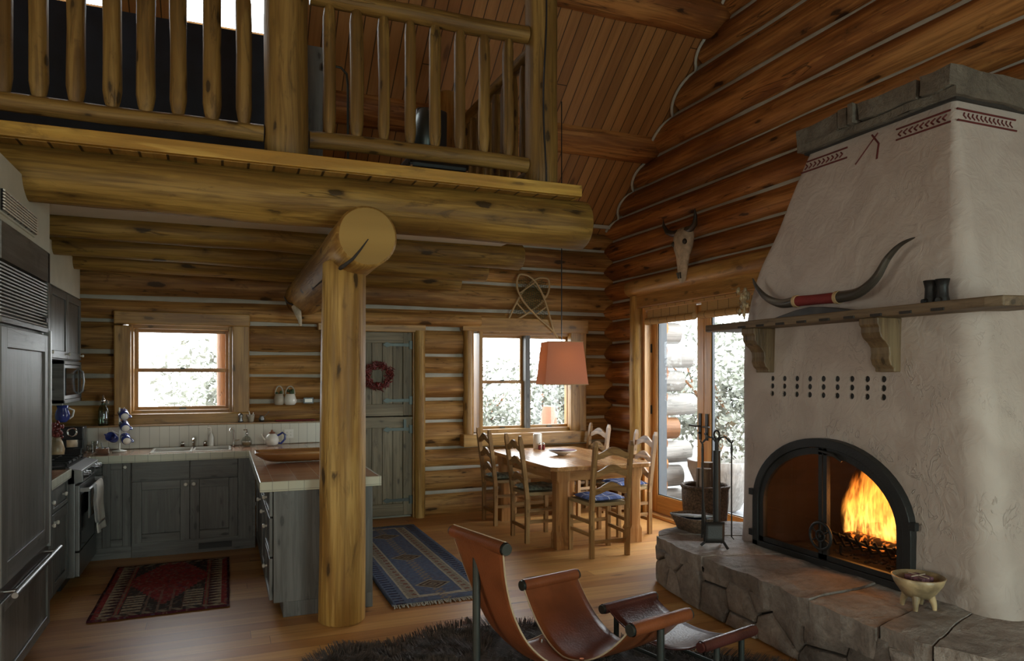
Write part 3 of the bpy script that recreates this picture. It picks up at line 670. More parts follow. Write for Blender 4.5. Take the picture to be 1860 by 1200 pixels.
# loft deck
m = MB()
m.add([(x, y, z) for z in (2.81, 2.855) for x, y in ((-3.8, 4.34), (2.24, 4.34), (2.24, 7.9), (-3.8, 7.9))], [(3, 2, 1, 0), (4, 5, 6, 7), (0, 1, 5, 4), (1, 2, 6, 5), (2, 3, 7, 6), (3, 0, 4, 7)],
      [(y, x, z) for z in (2.81, 2.855) for x, y in ((-3.8, 4.34), (2.24, 4.34), (2.24, 7.9), (-3.8, 7.9))])
ld = tag(m.build('floor_loft', 'deck'), 'board floor of the loft', kind='structure')
box1('trim_1', 'fascia', -3.8, 2.27, 4.30, 4.345, 2.812, 2.888, ld, bevel=.004)
box1('trim_2', 'fascia', 2.235, 2.27, 4.345, 7.9, 2.812, 2.888, ld)

# ---------------- windows and doors
def ring(m, x0, x1, z0, z1, y0, y1, w, wb_=None, wt=None, mat=0):
    wb_ = wb_ or w; wt = wt or w
    m.box(x0, x0+w, y0, y1, z0, z1, mat); m.box(x1-w, x1, y0, y1, z0, z1, mat)
    m.box(x0+w, x1-w, y0, y1, z0, z0+wb_, mat); m.box(x0+w, x1-w, y0, y1, z1-wt, z1, mat)
def dh_window(name, label, x0, x1, z0, z1, nun, rail_z):
    r_ = thing(name, label, None, ((x0+x1)/2, 7.95, z0), kind='structure')
    # jamb box
    m = MB(); ring(m, x0, x1, z0, z1, 7.80, 8.04, .045)
    m.build('window_frame', 'trim', r_, bevel=.003)
    a, b = x0+.045, x1-.045; n = nun; wd = (b-a)/n
    for i in range(n):
        p, q = a+wd*i, a+wd*(i+1)
        if i: box1('mullion', 'cab', p-.03, p+.03, 7.84, 7.98, z0+.045, z1-.045, r_)
        pp, qq = p+(.03 if i else 0), q-(.03 if i < n-1 else 0)
        for (c, d, y) in ((z0+.045, rail_z+.012, 7.90), (rail_z-.012, z1-.045, 7.935)):
            m = MB(); ring(m, pp, qq, c, d, y, y+.032, .032)
            s_ = m.build('sash', 'trim', r_, bevel=.002)
            m = MB(); m.add([(pp+.03, y+.016, c+.03), (qq-.03, y+.016, c+.03), (qq-.03, y+.016, d-.03), (pp+.03, y+.016, d-.03)], [(0, 1, 2, 3)]); m.build('pane', 'glass', s_)
        for hx in ((pp+qq)/2,):
            m = MB(); m.box(hx-.03, hx+.03, 7.885, 7.905, z0+.05, z0+.062); m.box(hx-.02, hx+.02, 7.88, 7.92, rail_z+.012, rail_z+.026); m.build('latch', 'gun', r_)
    return r_
zw = lambda v, u: vz(u, v, 7.93)
r1 = dh_window('window_1', 'double hung kitchen window over the sink', ux(236, 7.93), ux(424, 7.93), zw(751, 330), zw(591, 330), 1, zw(672, 330))
m = MB()
for u0, u1 in ((207, 238), (422, 453)): m.box(ux(u0, 7.76), ux(u1, 7.76), 7.735, 7.84, vz(u0, 766, 7.76), vz(u0, 590, 7.76))
for o_ in (m,): o_.box(ux(207, 7.75), ux(454, 7.75), 7.725, 7.84, vz(330, 591, 7.75), vz(330, 567, 7.75)); o_.box(ux(207, 7.75), ux(454, 7.75), 7.70, 7.84, vz(330, 770, 7.75), vz(330, 750, 7.75))
m.build('window_casing', 'trim', r1, bevel=.012)
r2 = dh_window('window_2', 'paired double hung window beside the dining table', ux(864, 7.93), ux(1038, 7.93), zw(783, 950), zw(603, 950), 2, zw(693, 950))
m = MB()
m.tube(logpts((ux(852, 7.78), 7.80, vz(850, 800, 7.78)), (ux(852, 7.78), 7.80, vz(850, 590, 7.78)), .2, .004), .062, n=14, amp=.05)
m.box(ux(1036, 7.76), ux(1064, 7.76), 7.74, 7.84, vz(1050, 800, 7.76), vz(1050, 600, 7.76))
m.box(ux(840, 7.75), ux(1068, 7.75), 7.735, 7.84, vz(950, 603, 7.75), vz(950, 578, 7.75))
m.box(ux(838, 7.75), ux(1062, 7.75), 7.66, 7.84, vz(950, 806, 7.75), vz(950, 785, 7.75))
m.build('window_casing', 'trim', r2, bevel=.008)

# dutch door in the back wall
d1 = thing('door_1', 'weathered grey green plank dutch door with iron strap hinges', None, ((D1[0]+D1[1])/2, 7.85, 0), kind='structure')
YD = 7.83; zs = vz(705, 756, YD); ztop = vz(705, 603, YD)
xa, xb = D1[0]+.01, ux(748, YD)
def dutch_leaf(nm, z0, z1):
    m = MB(); m.box(xa+.10, xb-.10, YD+.015, YD+.05, z0+.13, z1-.12, tint=.95)
    for k in range(6):
        w_ = (xb-xa-.2)/6; m.box(xa+.10+w_*k+.004, xa+.10+w_*(k+1)-.004, YD+.004, YD+.03, z0+.13, z1-.12, tint=R.uniform(.85, 1.1), grain=2)
    m.box(xa, xa+.10, YD-.008, YD+.05, z0, z1); m.box(xb-.10, xb, YD-.008, YD+.05, z0, z1, tint=.9)
    m.box(xa+.10, xb-.10, YD-.008, YD+.05, z0, z0+.13); m.box(xa+.10, xb-.10, YD-.008, YD+.05, z1-.12, z1)
    l = m.build(nm, 'dutch', d1, bevel=.003)
    for zz in (z0+.17, z1-.14):
        m = MB(); m.box(xb-.035, xb+.045, YD-.03, YD-.005, zz-.045, zz+.045)
        m.tube([(xb+.005, YD-.035, zz-.05), (xb+.005, YD-.035, zz+.05)], .009, n=8)
        P = [(xb-.03, zz+.018), (xb-.24, zz+.014), (xb-.29, zz+.028), (xb-.33, zz), (xb-.29, zz-.028), (xb-.24, zz-.014), (xb-.03, zz-.018)]
        m.prism(P, lambda p, q, t: (p, t, q), YD-.016, YD-.010); m.build('strap_hinge', 'gun', l)
dutch_leaf('lower_leaf', .03, zs-.006); dutch_leaf('upper_leaf', zs+.006, ztop)
box1('leaf_shelf', 'dutch', xa, xb, YD-.03, YD+.0, zs-.035, zs-.012, d1)
m = MB(); m.box(xb-.1, xb-.07, YD-.03, YD-.008, 1.0, 1.1); m.build('door_handle', 'gun', d1)
m = MB(); m.box(D1[0]-.08, D1[0]+.01, 7.75, 7.98, 0, ztop+.01); m.box(xb, xb+.075, 7.78, 7.98, 0, ztop+.01)
m.box(D1[0]-.12, xb+.14, 7.745, 7.98, ztop, ztop+.10)
m.build('door_frame', 'trim', d1, bevel=.006)
m = MB(); m.tube(logpts((ux(766, 7.76)-.02, 7.77, 0), (ux(766, 7.76)-.02, 7.77, ztop+.02), .15, .006), .062, n=14, amp=.06); m.build('log_casing', 'post_log', d1)
m = one_log('', (D1[0]-.3, 7.76, ztop+.14), (W2[0]+.1, 7.77, ztop+.15), .075, '', '', '', amp=.05); m.build('log_header', 'back_log', d1)

# french doors in the right wall
d2 = thing('door_2', 'pair of glazed wooden french doors to the terrace', None, (4.6, 6.0, 0), kind='structure')
XD = 4.56; yh, ym, yl = 6.93, 5.985, 5.06
m = MB(); m.box(4.46, 4.62, yh, yh+.05, 0, 2.40); m.box(4.46, 4.62, yl-.05, yl, 0, 2.40); m.box(4.46, 4.62, yl, yh, 2.33, 2.40); m.box(4.47, 4.62, yl-.05, yh+.05, 0, .035)
m.build('door_frame', 'door_oak', d2, bevel=.004)
m = MB(); m.box(4.622, 4.76, yh, yh+.05, 0, 2.40); m.box(4.622, 4.76, yl-.05, yl, 0, 2.40); m.box(4.622, 4.76, yl, yh, 2.33, 2.40); m.box(4.622, 4.78, yl-.05, yh+.05, 0, .03)
m.build('outer_cladding', 'cladding', d2)
m = MB(); m.tube(logpts((4.44, 7.07, 0), (4.45, 7.07, 2.50), .2, .01), .085, n=18, amp=.06); m.build('log_casing', 'post_log', d2)
m = MB(); m.box(4.40, 4.62, 5.0, 7.10, 2.36, 2.52); m.build('head_casing', 'trim', d2, bevel=.008)
m = one_log('', (4.44, 4.7, 2.60), (4.44, 7.20, 2.60), .10, '', '', '', amp=.05); m.build('log_header', 'trim', d2)
for (ya, yb, hs) in ((ym+.004, yh, -1), (yl, ym-.004, 1)):
    m = MB(); st = .105
    m.box(XD, XD+.05, ya, ya+st, .04, 2.32); m.box(XD, XD+.05, yb-st, yb, .04, 2.32); m.box(XD, XD+.05, ya+st, yb-st, .04, .24); m.box(XD, XD+.05, ya+st, yb-st, 2.20, 2.32)
    l = m.build('door_leaf', 'door_oak', d2, bevel=.003)
    m = MB(); ys = (ya+st-.004, yb-st+.004); m.box(XD+.012, XD+.04, ys[0], ys[0]+.02, .235, 2.205); m.box(XD+.012, XD+.04, ys[1]-.02, ys[1], .235, 2.205); m.box(XD+.012, XD+.04, ys[0], ys[1], .235, .25); m.build('glazing_bead', 'cladding', l)
    m = MB(); m.add([(XD+.025, ys[0], .24), (XD+.025, ys[1], .24), (XD+.025, ys[1], 2.2), (XD+.025, ys[0], 2.2)], [(0, 1, 2, 3)]); m.build('pane', 'glass', l)
    yk = ya+.05 if hs == -1 else yb-.05
    m = MB(); m.box(XD-.012, XD, yk-.02, yk+.02, .93, 1.20); m.tube([(XD-.01, yk, 1.07), (XD-.055, yk, 1.07), (XD-.06, yk+(.11 if hs == -1 else -.11), 1.075)], .009, n=8); m.tube([(XD-.01, yk, 1.0), (XD-.03, yk, 1.0)], .012, n=10); m.build('door_handle', 'blacksteel', l)
    yq = yb-.0 if hs == -1 else ya+.0
    m = MB()
    for zz in (.35, 1.2, 1.9): m.tube([(XD-.012, yq, zz-.05), (XD-.012, yq, zz+.05)], .011, n=8)
    m.build('hinge', 'blacksteel', l)
for k, (ya, yb, lab) in enumerate(((6.03, 6.90, 'rolled woven reed blind above the french door leaf by the room corner'), (5.08, 5.92, 'rolled woven reed blind above the french door leaf by the fireplace'))):
    b_ = thing('reed_blind', lab, 'blind', (4.5, (ya+yb)/2, 2.15), group='reed blinds over the french doors')
    m = MB(); m.box(4.48, 4.50, ya, yb, 2.20, 2.36); m.build('hanging_panel', 'reed', b_)
    m = MB(); m.tube([(4.475, ya-.005, 2.20), (4.475, yb+.005, 2.20)], .038, n=14); m.build('reed_roll', 'reed', b_)
    m = MB(); m.box(4.44, 4.505, ya-.01, yb+.01, 2.335, 2.362); m.build('head_rail', 'reed', b_)

# ---------------- loft railing
YR = 4.50
def baluster(m, x, y, z0, z1, r):
    o = R.random()*30; hs = [0, .02, .06, .13, .3, .5, .7, .87, .94, .98, 1]
    rs = [.55, .62, .82, 1.0, .98, .95, .98, 1.0, .82, .62, .55]
    pts = [(x+.006*noise.noise(Vector((t*2+o, 0, 0))), y+.006*noise.noise(Vector((t*2+o, 5, 0))), z0+(z1-z0)*t) for t in hs]
    m.tube(pts, [r*k for k in rs], n=12, amp=.08, freq=3)
def railing(name, label, p0, p1, zb, zt, rb, rt, spots, rr=.042):
    r_ = thing('loft_railing', label, 'railing', ((p0[0]+p1[0])/2, (p0[1]+p1[1])/2, zb-.1), group='peeled log railings of the loft')
    m = MB(); m.tube(logpts((*p0, zt), (*p1, zt), .2, .012), rt, n=16, amp=.06); m.build('top_rail', 'rail_log', r_)
    m = MB(); m.tube(logpts((*p0, zb), (*p1, zb), .2, .012), rb, n=16, amp=.08); m.build('bottom_rail', 'rail_log', r_)
    for (x, y) in spots:
        m = MB(); baluster(m, x, y, zb+.02, zt-.02, rr*R.uniform(.92, 1.1)); m.build('baluster', 'rail_log', r_)
    return r_
lsp = [(-1.9, YR), (-1.68, YR)]+[(ux(u, YR), YR) for u in (-62, 5, 70, 138, 204, 265, 324, 385, 443)]
railing('', 'peeled log railing over the kitchen, in front of the dark partition', (-3.7, YR), (ux(479, YR), YR), 3.045, 3.93, .05, .055, lsp, .047)
rsp = [(ux(u, YR), YR) for u in (598, 648, 697, 745, 790, 835, 879, 923)]
railing('', 'peeled log railing between the two tall loft posts', (ux(563, YR), YR), (ux(957, YR), YR), 3.045, 3.93, .052, .058, rsp, .040)
XS = 2.07
ssp = [(XS, 4.85+.19*k) for k in range(15)]
railing('', 'side railing of the loft running back toward the log wall', (XS, 4.62), (XS, 7.7), 3.045, 3.93, .045, .05, ssp, .034)
m = one_log('', (ux(520, YR), YR, 2.86), (ux(520, YR), YR, 5.2), .127, '', '', '', amp=.03, wob=.005); tag(m.build('railing_post', 'rail_log'), 'knotty log post rising from the loft edge in the middle of the railing', 'post')
m = one_log('', (ux(982, YR), YR, 2.86), (ux(982, YR)+.01, YR, 6.4), .112, '', '', '', amp=.05, wob=.012); rp = tag(m.build('railing_post', 'rail_log'), 'log post with a black cord down its face at the loft corner', 'post')
m = MB(); xx = ux(982, YR); m.tube([(xx-.02+.012*math.sin(z*5), YR-.115, z) for z in [2.88+.12*k for k in range(28)]], .006, n=6); tag(m.build('black_cord', 'blackplastic'), 'black cord running down the loft corner post', 'cord')

# ---------------- things in the loft
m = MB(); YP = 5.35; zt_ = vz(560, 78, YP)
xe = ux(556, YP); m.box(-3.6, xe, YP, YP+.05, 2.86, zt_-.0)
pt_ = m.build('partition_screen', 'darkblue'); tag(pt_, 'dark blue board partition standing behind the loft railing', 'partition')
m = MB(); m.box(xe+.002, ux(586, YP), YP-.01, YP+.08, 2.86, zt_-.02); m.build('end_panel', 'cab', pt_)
lp = thing('floor_lamp', 'dark metal floor lamp with hooked top standing in the loft', 'lamp', (ux(630, 5.3), 5.3, 2.86))
m = MB(); X_ = ux(632, 5.3); zz = vz(632, 125, 5.3)
m.tube([(X_, 5.3, 2.87), (X_, 5.3, zz-.12), (X_-.01, 5.3, zz-.04), (X_-.05, 5.3, zz), (X_-.14, 5.3, zz+.005)], .009, n=8); m.build('pole', 'gun', lp)
m = MB(); m.lathe([(.13, 0), (.13, .015), (.02, .03)], (X_, 5.3, 2.857)); m.build('base', 'gun', lp)
m = MB(); m.lathe([(.012, .02), (.028, 0), (.03, -.035), (.0, -.036)], (X_-.16, 5.3, zz+.0)); m.build('lamp_head', 'gun', lp)
ch = thing('lounge_chair', 'black leather lounge chair half hidden behind the loft railing', 'chair', (ux(790, 5.35), 5.35, 2.86))
xc = ux(792, 5.35)
m = MB(); m.grid(lambda u, v: (xc-.02+.26*(u-.5)+.05*v, 5.45+.15*v, 3.18+.56*v+.02*math.sin(u*PI)), 10, 10); m.build('backrest', 'blackplastic', ch, solid=.07, bevel=.02)
m = MB(); m.ball((xc-.12, 5.25, 3.42), (.10, .12, .21), 14); m.build('headrest', 'gun', ch)
m = MB(); m.box(xc-.30, xc+.16, 5.0, 5.5, 3.10, 3.20); m.build('seat', 'blackplastic', ch, bevel=.03)
for a, b in ((-.28, 5.02), (.14, 5.02), (-.28, 5.48), (.14, 5.48)):
    m = MB(); m.tube([(xc+a, b, 2.86), (xc+a, b, 3.11)], .014, n=8); m.build('leg', 'chrome', ch)
m = one_log('', (ux(812, 6.4), 6.4, 2.86), (ux(812, 6.4), 6.4, vz(812, 168, 6.4)), .075, '', '', '', amp=.04); tag(m.build('bed_post', 'trim'), 'short pale log post standing behind the lounge chair in the loft', 'post')

# ============================================================ KITCHEN
XF = -.955
fr = thing('refrigerator', 'tall built-in refrigerator faced with grey green stained pine', 'refrigerator', (-1.26, 4.48, 0))
m = MB(); m.box(-1.56, XF-.035, 3.95, 5.0, .10, 2.32); m.build('body', 'cab', fr)
m = MB(); m.box(-1.5, XF-.09, 3.97, 4.98, 0, .10); m.build('toe_kick', 'blacksteel', fr)
def panel_door(name, parent, X, y0, y1, z0, z1, st=.07, th=.022, mat='cab', sx=1, arch=None):
    """framed door facing +X (sx=1) or -X (sx=-1)"""
    m = MB(); a, b = X-th*sx, X
    m.box(a, b, y0, y0+st, z0, z1, grain=2); m.box(a, b, y1-st, y1, z0, z1, grain=2); m.box(a, b, y0+st, y1-st, z0, z0+st, grain=1); m.box(a, b, y0+st, y1-st, z1-st, z1, grain=1)
    m.box(a, b-.010*sx, y0+st, y1-st, z0+st, z1-st, tint=.95, grain=2); return m.build(name, mat, parent, bevel=.003)
def panel_doorY(name, parent, Y, x0, x1, z0, z1, st=.06, th=.022, mat='cab'):
    """framed door facing -Y"""
    m = MB(); m.box(x0, x0+st, Y, Y+th, z0, z1, grain=2); m.box(x1-st, x1, Y, Y+th, z0, z1, grain=2); m.box(x0+st, x1-st, Y, Y+th, z0, z0+st, grain=0); m.box(x0+st, x1-st, Y, Y+th, z1-st, z1, grain=0)
    m.box(x0+st, x1-st, Y+.010, Y+th, z0+st, z1-st, tint=.92, grain=2); return m.build(name, mat, parent, bevel=.003)
def knobX(parent, X, y, z, sx=1, mat='white', r=.015):
    m = MB(); m.tube([(X, y, z), (X+.012*sx, y, z), (X+.016*sx, y, z), (X+.026*sx, y, z), (X+.032*sx, y, z)], [.007, .007, r*.9, r, r*.6], n=12); return m.build('knob', mat, parent)
def knobY(parent, x, Y, z, mat='white', r=.015):
    m = MB(); m.tube([(x, Y, z), (x, Y-.012, z), (x, Y-.016, z), (x, Y-.026, z), (x, Y-.032, z)], [.007, .007, r*.9, r, r*.6], n=12); return m.build('knob', mat, parent)
panel_door('upper_door', fr, XF, 3.97, 4.955, .60, 1.83, st=.10)
panel_door('freezer_drawer', fr, XF, 3.97, 4.975, .12, .53, st=.055)
m = MB(); m.box(XF-.03, XF+.008, 4.958, 4.985, .58, 1.86); m.box(XF-.03, XF-.01, 3.97, 4.985, .535, .60); m.build('edge_trim', 'steel', fr)
m = MB(); m.tube([(XF+.055, 3.96, .565), (XF+.055, 4.97, .565)], .014, n=14); m.tube([(XF-.01, 4.88, .565), (XF+.055, 4.88, .565)], .010, n=8); m.tube([(XF-.01, 4.05, .565), (XF+.055, 4.05, .565)], .010, n=8); m.build('handle', 'steel', fr)
m = MB(); m.box(XF-.035, XF-.028, 3.97, 4.96, 1.87, 2.14)
for k in range(15): m.bar((XF-.012, 3.98, 1.885+.0175*k), (XF-.012, 4.93, 1.885+.0175*k), .018, .007, up=(.5, 0, 1), mat=1)
m.box(XF-.03, XF, 3.97, 4.96, 1.848, 1.872); m.box(XF-.03, XF, 4.935, 4.98, 1.86, 2.32); m.box(XF-.03, XF, 3.97, 4.96, 2.145, 2.32)
m.build('vent_grille', ['cab', 'greylouver' if 'greylouver' in MT else 'steel'], fr)
m = MB(); m.box(XF-.008, XF+.006, 4.86, 4.885, 1.905, 1.93); m.box(XF-.008, XF+.006, 4.90, 4.915, 1.905, 1.935); m.build('switch', 'blackplastic', fr)
av = thing('air_vent', 'white louvred air vent in the soffit above the refrigerator', 'vent', (-.95, 4.2, 2.36))
m = MB(); m.box(-.967, -.955, 3.92, 4.62, 2.355, 2.475)
for k in range(6): m.box(-.957, -.944, 3.95+.11*k, 4.045+.11*k, 2.365, 2.465, mat=1)
m.build('vent_frame', ['plaster_wall', 'darkglass'], av)
m = MB()
for k in range(6):
    for j in range(7): m.bar((-.941, 3.95+.11*k, 2.372+.0145*j), (-.941, 4.045+.11*k, 2.372+.0145*j), .012, .007, up=(.5, 0, 1))
m.build('louvres', 'white', av)

def cab_top(name, label, loc): return thing(name, label, 'cabinet', loc)
uc = cab_top('wall_cabinet', 'tall grey green wall cabinet beside the refrigerator with narrow panelled doors', (-1.39, 6.3, 1.72))
m = MB(); m.box(-1.565, -1.232, 5.03, 7.62, 1.72, 2.29); m.build('body', 'cab', uc, bevel=.003)
ys = [5.04, 5.68, 6.32, 6.95, 7.57]
for a, b in zip(ys, ys[1:]):
    d = panel_door('door', uc, -1.208, a+.004, b-.004, 1.73, 2.28, st=.06)
    knobX(d, -1.208, b-.05, 1.77, r=.013)
mc = cab_top('microwave_cabinet', 'open grey green cabinet box holding the microwave', (-1.39, 7.2, 1.33))
m = MB(); z0, z1 = 1.36, 1.715; y0, y1 = 6.82, 7.60
m.box(-1.565, -1.21, y0, y0+.03, z0, z1); m.box(-1.565, -1.21, y1-.03, y1, z0, z1); m.box(-1.565, -1.21, y0, y1, z0, z0+.03); m.box(-1.565, -1.21, y0, y1, z1-.03, z1); m.box(-1.565, -1.55, y0, y1, z0, z1)
m.build('body', 'cab', mc, bevel=.003)
mw = thing('microwave', 'small microwave oven with curved handle built into the wall cabinet', 'microwave', (-1.38, 7.2, z0+.03))
m = MB(); m.box(-1.54, -1.215, y0+.034, y1-.034, z0+.032, z1-.034); m.build('body', 'steel', mw, bevel=.004)
m = MB(); m.box(-1.216, -1.206, y0+.07, y1-.20, z0+.065, z1-.06); m.build('door_window', 'darkglass', mw)
m = MB(); m.tube([(-1.21, y1-.16, z0+.06), (-1.175, y1-.16, z0+.09), (-1.165, y1-.16, (z0+z1)/2), (-1.175, y1-.16, z1-.09), (-1.21, y1-.16, z1-.06)], .009, n=8); m.build('handle', 'steel', mw)
m = MB(); m.box(-1.216, -1.208, y1-.11, y1-.04, z0+.07, z1-.07); m.build('control_panel', 'blackplastic', mw)

# base cabinets
CZ = .90
bc = cab_top('base_cabinet', 'narrow grey blue base cabinet between the refrigerator and the range', (-1.3, 5.55, 0))
m = MB(); m.box(-1.565, -1.075, 5.02, 6.095, .10, .845); m.box(-1.565, -1.13, 5.02, 6.095, 0, .10); m.build('body', 'cab', bc)
for k, (a, b) in enumerate(((5.03, 5.56), (5.565, 6.085))):
    dr = panel_door('drawer', bc, -1.053, a, b-.004, .665, .84, st=.03)
    knobX(dr, -1.053, (a+b)/2+(.06 if k else .2), .752)
    dd = panel_door('door', bc, -1.053, a, b-.004, .115, .655)
    knobX(dd, -1.053, (b-.06 if not k else a+.05), .60)
rg = thing('range', 'stainless steel range with black oven door beside the corner cabinet', 'range', (-1.27, 6.47, 0))
y0, y1 = 6.105, 6.855; XG = -.985
m = MB(); m.box(-1.56, XG-.03, y0, y1, .09, .895); m.build('body', 'steel', rg, bevel=.004)
m = MB(); m.box(-1.55, XG-.12, y0+.01, y1-.01, 0, .09); m.build('toe_kick', 'blackplastic', rg)
m = MB(); m.box(-1.55, XG-.07, y0+.01, y1-.01, .895, .912); m.build('cooktop', 'blacksteel', rg)
m = MB()
for yy in (y0+.08, y0+.24, y0+.40, y0+.51, y0+.67): m.box(-1.52, XG-.08, yy-.006, yy+.006, .93, .945)
for xx in (-1.50, -1.36, -1.22, -1.08): m.box(xx-.006, xx+.006, y0+.05, y1-.05, .925, .94)
for yy in (y0+.06, y1-.06):
    for xx in (-1.50, -1.08): m.box(xx-.008, xx+.008, yy-.008, yy+.008, .91, .935)
m.build('grate', 'blacksteel', rg)
m = MB()
for yy in (y0+.2, y1-.2):
    for xx in (-1.42, -1.17): m.lathe([(.045, 0), (.045, .008), (.03, .014), (0, .015)], (xx, yy, .912), 16)
m.build('burner', 'blackplastic', rg)
m = MB(); P = [(XG-.09, .912), (XG+.015, .885), (XG+.025, .80), (XG-.03, .785), (XG-.09, .785)]
m.prism(P, lambda p, q, t: (p, t, q), y0, y1); m.build('control_panel', 'steel', rg, bevel=.003)
m = MB(); m.bar((XG+.021, y0+.26, .845), (XG+.021, y1-.26, .845), .008, .055, up=(0, 0, 1)); m.build('display', 'darkglass', rg)
for yy in (y0+.07, y0+.16, y1-.16, y1-.07):
    m = MB(); m.tube([(XG+.018, yy, .845), (XG+.022, yy, .845), (XG+.024, yy, .845), (XG+.05, yy, .848), (XG+.052, yy, .848)], [.026, .026, .02, .018, .012], n=14); m.build('knob', 'steel', rg)
m = MB(); m.box(XG-.03, XG, y0+.004, y1-.004, .285, .775); m.build('oven_door', 'steel', rg, bevel=.004)
m = MB(); m.box(XG-.002, XG+.004, y0+.05, y1-.05, .30, .70); m.build('oven_window', 'darkglass', rg)
m = MB(); m.box(XG-.03, XG, y0+.004, y1-.004, .095, .275); m.build('drawer', 'steel', rg, bevel=.004)
m = MB(); hy0, hy1 = y0+.05, y1-.05; m.tube([(XG+.055, hy0-.02, .735), (XG+.055, hy1+.02, .735)], .012, n=12)
for yy in (hy0, hy1): m.bar((XG, yy, .735), (XG+.055, yy, .735), .018, .03)
m.build('handle', 'steel', rg)
def towel(name, label, ya, yb, zf, zb_, mat, flare=0):
    m = MB(); N = 14
    prof = [(XG+.071+.012, zf)]+[(XG+.072+.004*math.sin(k), zf+(.735-zf)*k/8) for k in range(1, 8)]+[(XG+.070, .735), (XG+.055, .750), (XG+.040, .735)]+[(XG+.036, .735-(.735-zb_)*k/5) for k in range(1, 6)]
    def fn(u, v):
        i = u*(len(prof)-1); a = int(min(i, len(prof)-2)); t = i-a; p = prof[a]; q = prof[a+1]; x = p[0]*(1-t)+q[0]*t; z = p[1]*(1-t)+q[1]*t
        k = max(0, .735-z)/.4; y = ya+(yb-ya)*v+flare*k*(v-.4)
        return (x+.010*k*math.sin(v*9)*(1 if u < .6 else .3), y, z-(.02*v if u < .5 else 0))
    m.grid(fn, 26, 14); o = m.build(name, mat, None, solid=.004)
    return tag(o, label, 'towel')
tw = towel('dish_towel', 'white dish towel with dark stripes hanging on the oven handle', y0+.30, y0+.60, .36, .50, 'whitecloth', .12)
m = MB()
for zz in (.455, .465): m.tube([(XG+.086, y0+.30+(.30*k/8)+.12*.70*((k/8)-.4), zz-.02*k/8-.03) for k in range(9)], .0022, n=5)
m.build('stripe', 'blackplastic', tw)
towel('dish_towel', 'narrow grey dish towel hanging beside the white one on the oven handle', y0+.16, y0+.27, .46, .50, 'greycloth')

YC = 6.955
kc = cab_top('corner_cabinet', 'dark grey green corner base cabinet beside the range with one door', (-1.1, 7.2, 0))
xk = [ux(186, YC), ux(238, YC), ux(345, YC), ux(432, YC)]
m = MB(); m.box(-1.565, xk[1]-.002, YC+.022, 7.5, .10, .845); m.box(-1.565, xk[1]-.002, YC+.05, 7.5, 0, .10); m.build('body', 'cab', kc)
d = panel_doorY('door', kc, YC, xk[0], xk[1]-.006, .115, .84); knobY(d, xk[1]-.045, YC, .80)
sk = cab_top('sink_cabinet', 'wide grey green sink cabinet under the kitchen window with two panelled doors', (-.2, 7.2, 0))
XP = .285
m = MB(); m.box(xk[1]+.002, XP-.004, YC+.022, 7.5, .10, .845); m.box(xk[1]+.002, XP-.004, YC+.03, 7.5, 0, .10, tint=.9); m.box(xk[3]+.004, XP-.03, YC+.002, YC+.03, .10, .845); m.build('body', 'cab', sk)
for a, b, kx in ((xk[1]+.006, xk[2]-.003, -1), (xk[2]+.003, xk[3], 1)):
    m = MB(); m.box(a, b, YC, YC+.022, .675, .84, grain=0); m.build('false_drawer', 'cab', sk, bevel=.003)
    d = panel_doorY('door', sk, YC, a, b, .13, .665, st=.075); knobY(d, (b-.03 if kx < 0 else a+.03), YC, .625, r=.019)
m = MB(); m.box(xk[2]+.07, xk[3]-.05, YC+.022, YC+.034, .03, .085); m.build('floor_vent', 'blackplastic', sk)
YE = 4.90
pc = cab_top('peninsula_cabinet', 'grey blue peninsula cabinet ending beside the log post', (.6, 6, 0))
m = MB(); m.box(XP+.025, .96, YE, 7.5, .10, .845, grain=2); m.box(XP+.085, .96, YE, 7.5, 0, .10, tint=.95, grain=2); m.build('body', 'cab', pc, bevel=.003)
for k, (a, b) in enumerate(((4.92, 5.44), (5.45, 5.98), (5.99, 6.9))):
    dr = panel_door('drawer', pc, XP, a, b-.01, .665, .84, st=.03, sx=-1)
    knobX(dr, XP, (a+b)/2, .755, sx=-1)
    if k < 1:
        for z0_, z1_ in ((.40, .655), (.115, .39)):
            dr = panel_door('drawer', pc, XP, a, b-.01, z0_, z1_, st=.03, sx=-1); knobX(dr, XP, (a+b)/2, (z0_+z1_)/2+.03, sx=-1)
    else:
        dd = panel_door('door', pc, XP, a, b-.01, .115, .655, sx=-1); knobX(dd, XP, a+.05, .60, sx=-1)
# tiled worktop
ct = thing('worktop', 'terracotta tiled worktop with cream edge tiles running round the kitchen', 'worktop', (-.3, 6.9, .85))
XL = -1.045; YK = 6.925; XN = .235; YN = 4.865; XO = 1.0
m = MB()
top = [(-1.565, 5.02, XL, 6.10), (-1.565, 6.86, XL, 7.53), (XL, YK, XN, 7.53), (XN, YN, XO, 7.53)]
SX0, SX1, SY0, SY1 = -.60, .08, 7.03, 7.44
rects = [(-1.565, 5.02, XL, 6.10), (-1.565, 6.86, XL, 7.53), (XL, YK, SX0, 7.53), (SX0, YK, SX1, SY0), (SX0, SY1, SX1, 7.53), (SX1, YK, XN, 7.53), (XN, YN, XO, 7.53)]
for a, b, c, d in rects: m.box(a+.0, c, b, d, .85, CZ)
m.build('tile_top', 'tile_top', ct)
for q_ in ((XL-.006, XN, YK-.012, YK), (XN-.006, XO+.012, YN-.012, YN)): m = MB(); m.box(*q_, .838, .905); m.build('edge_tiles', 'tile_edge', ct, bevel=.005)
for q_ in ((XL, XL+.012, 5.02, 6.10), (XN-.012, XN, YN-.01, YK), (XO, XO+.012, YN, 7.53), (XL, XL+.012, 6.86, YK)): m = MB(); m.box(*q_, .838, .905); m.build('edge_tiles', 'tile_edge_y', ct, bevel=.005)
bs = thing('backsplash', 'cream tiled backsplash ledge below the kitchen window', 'backsplash', (-.3, 7.6, .90))
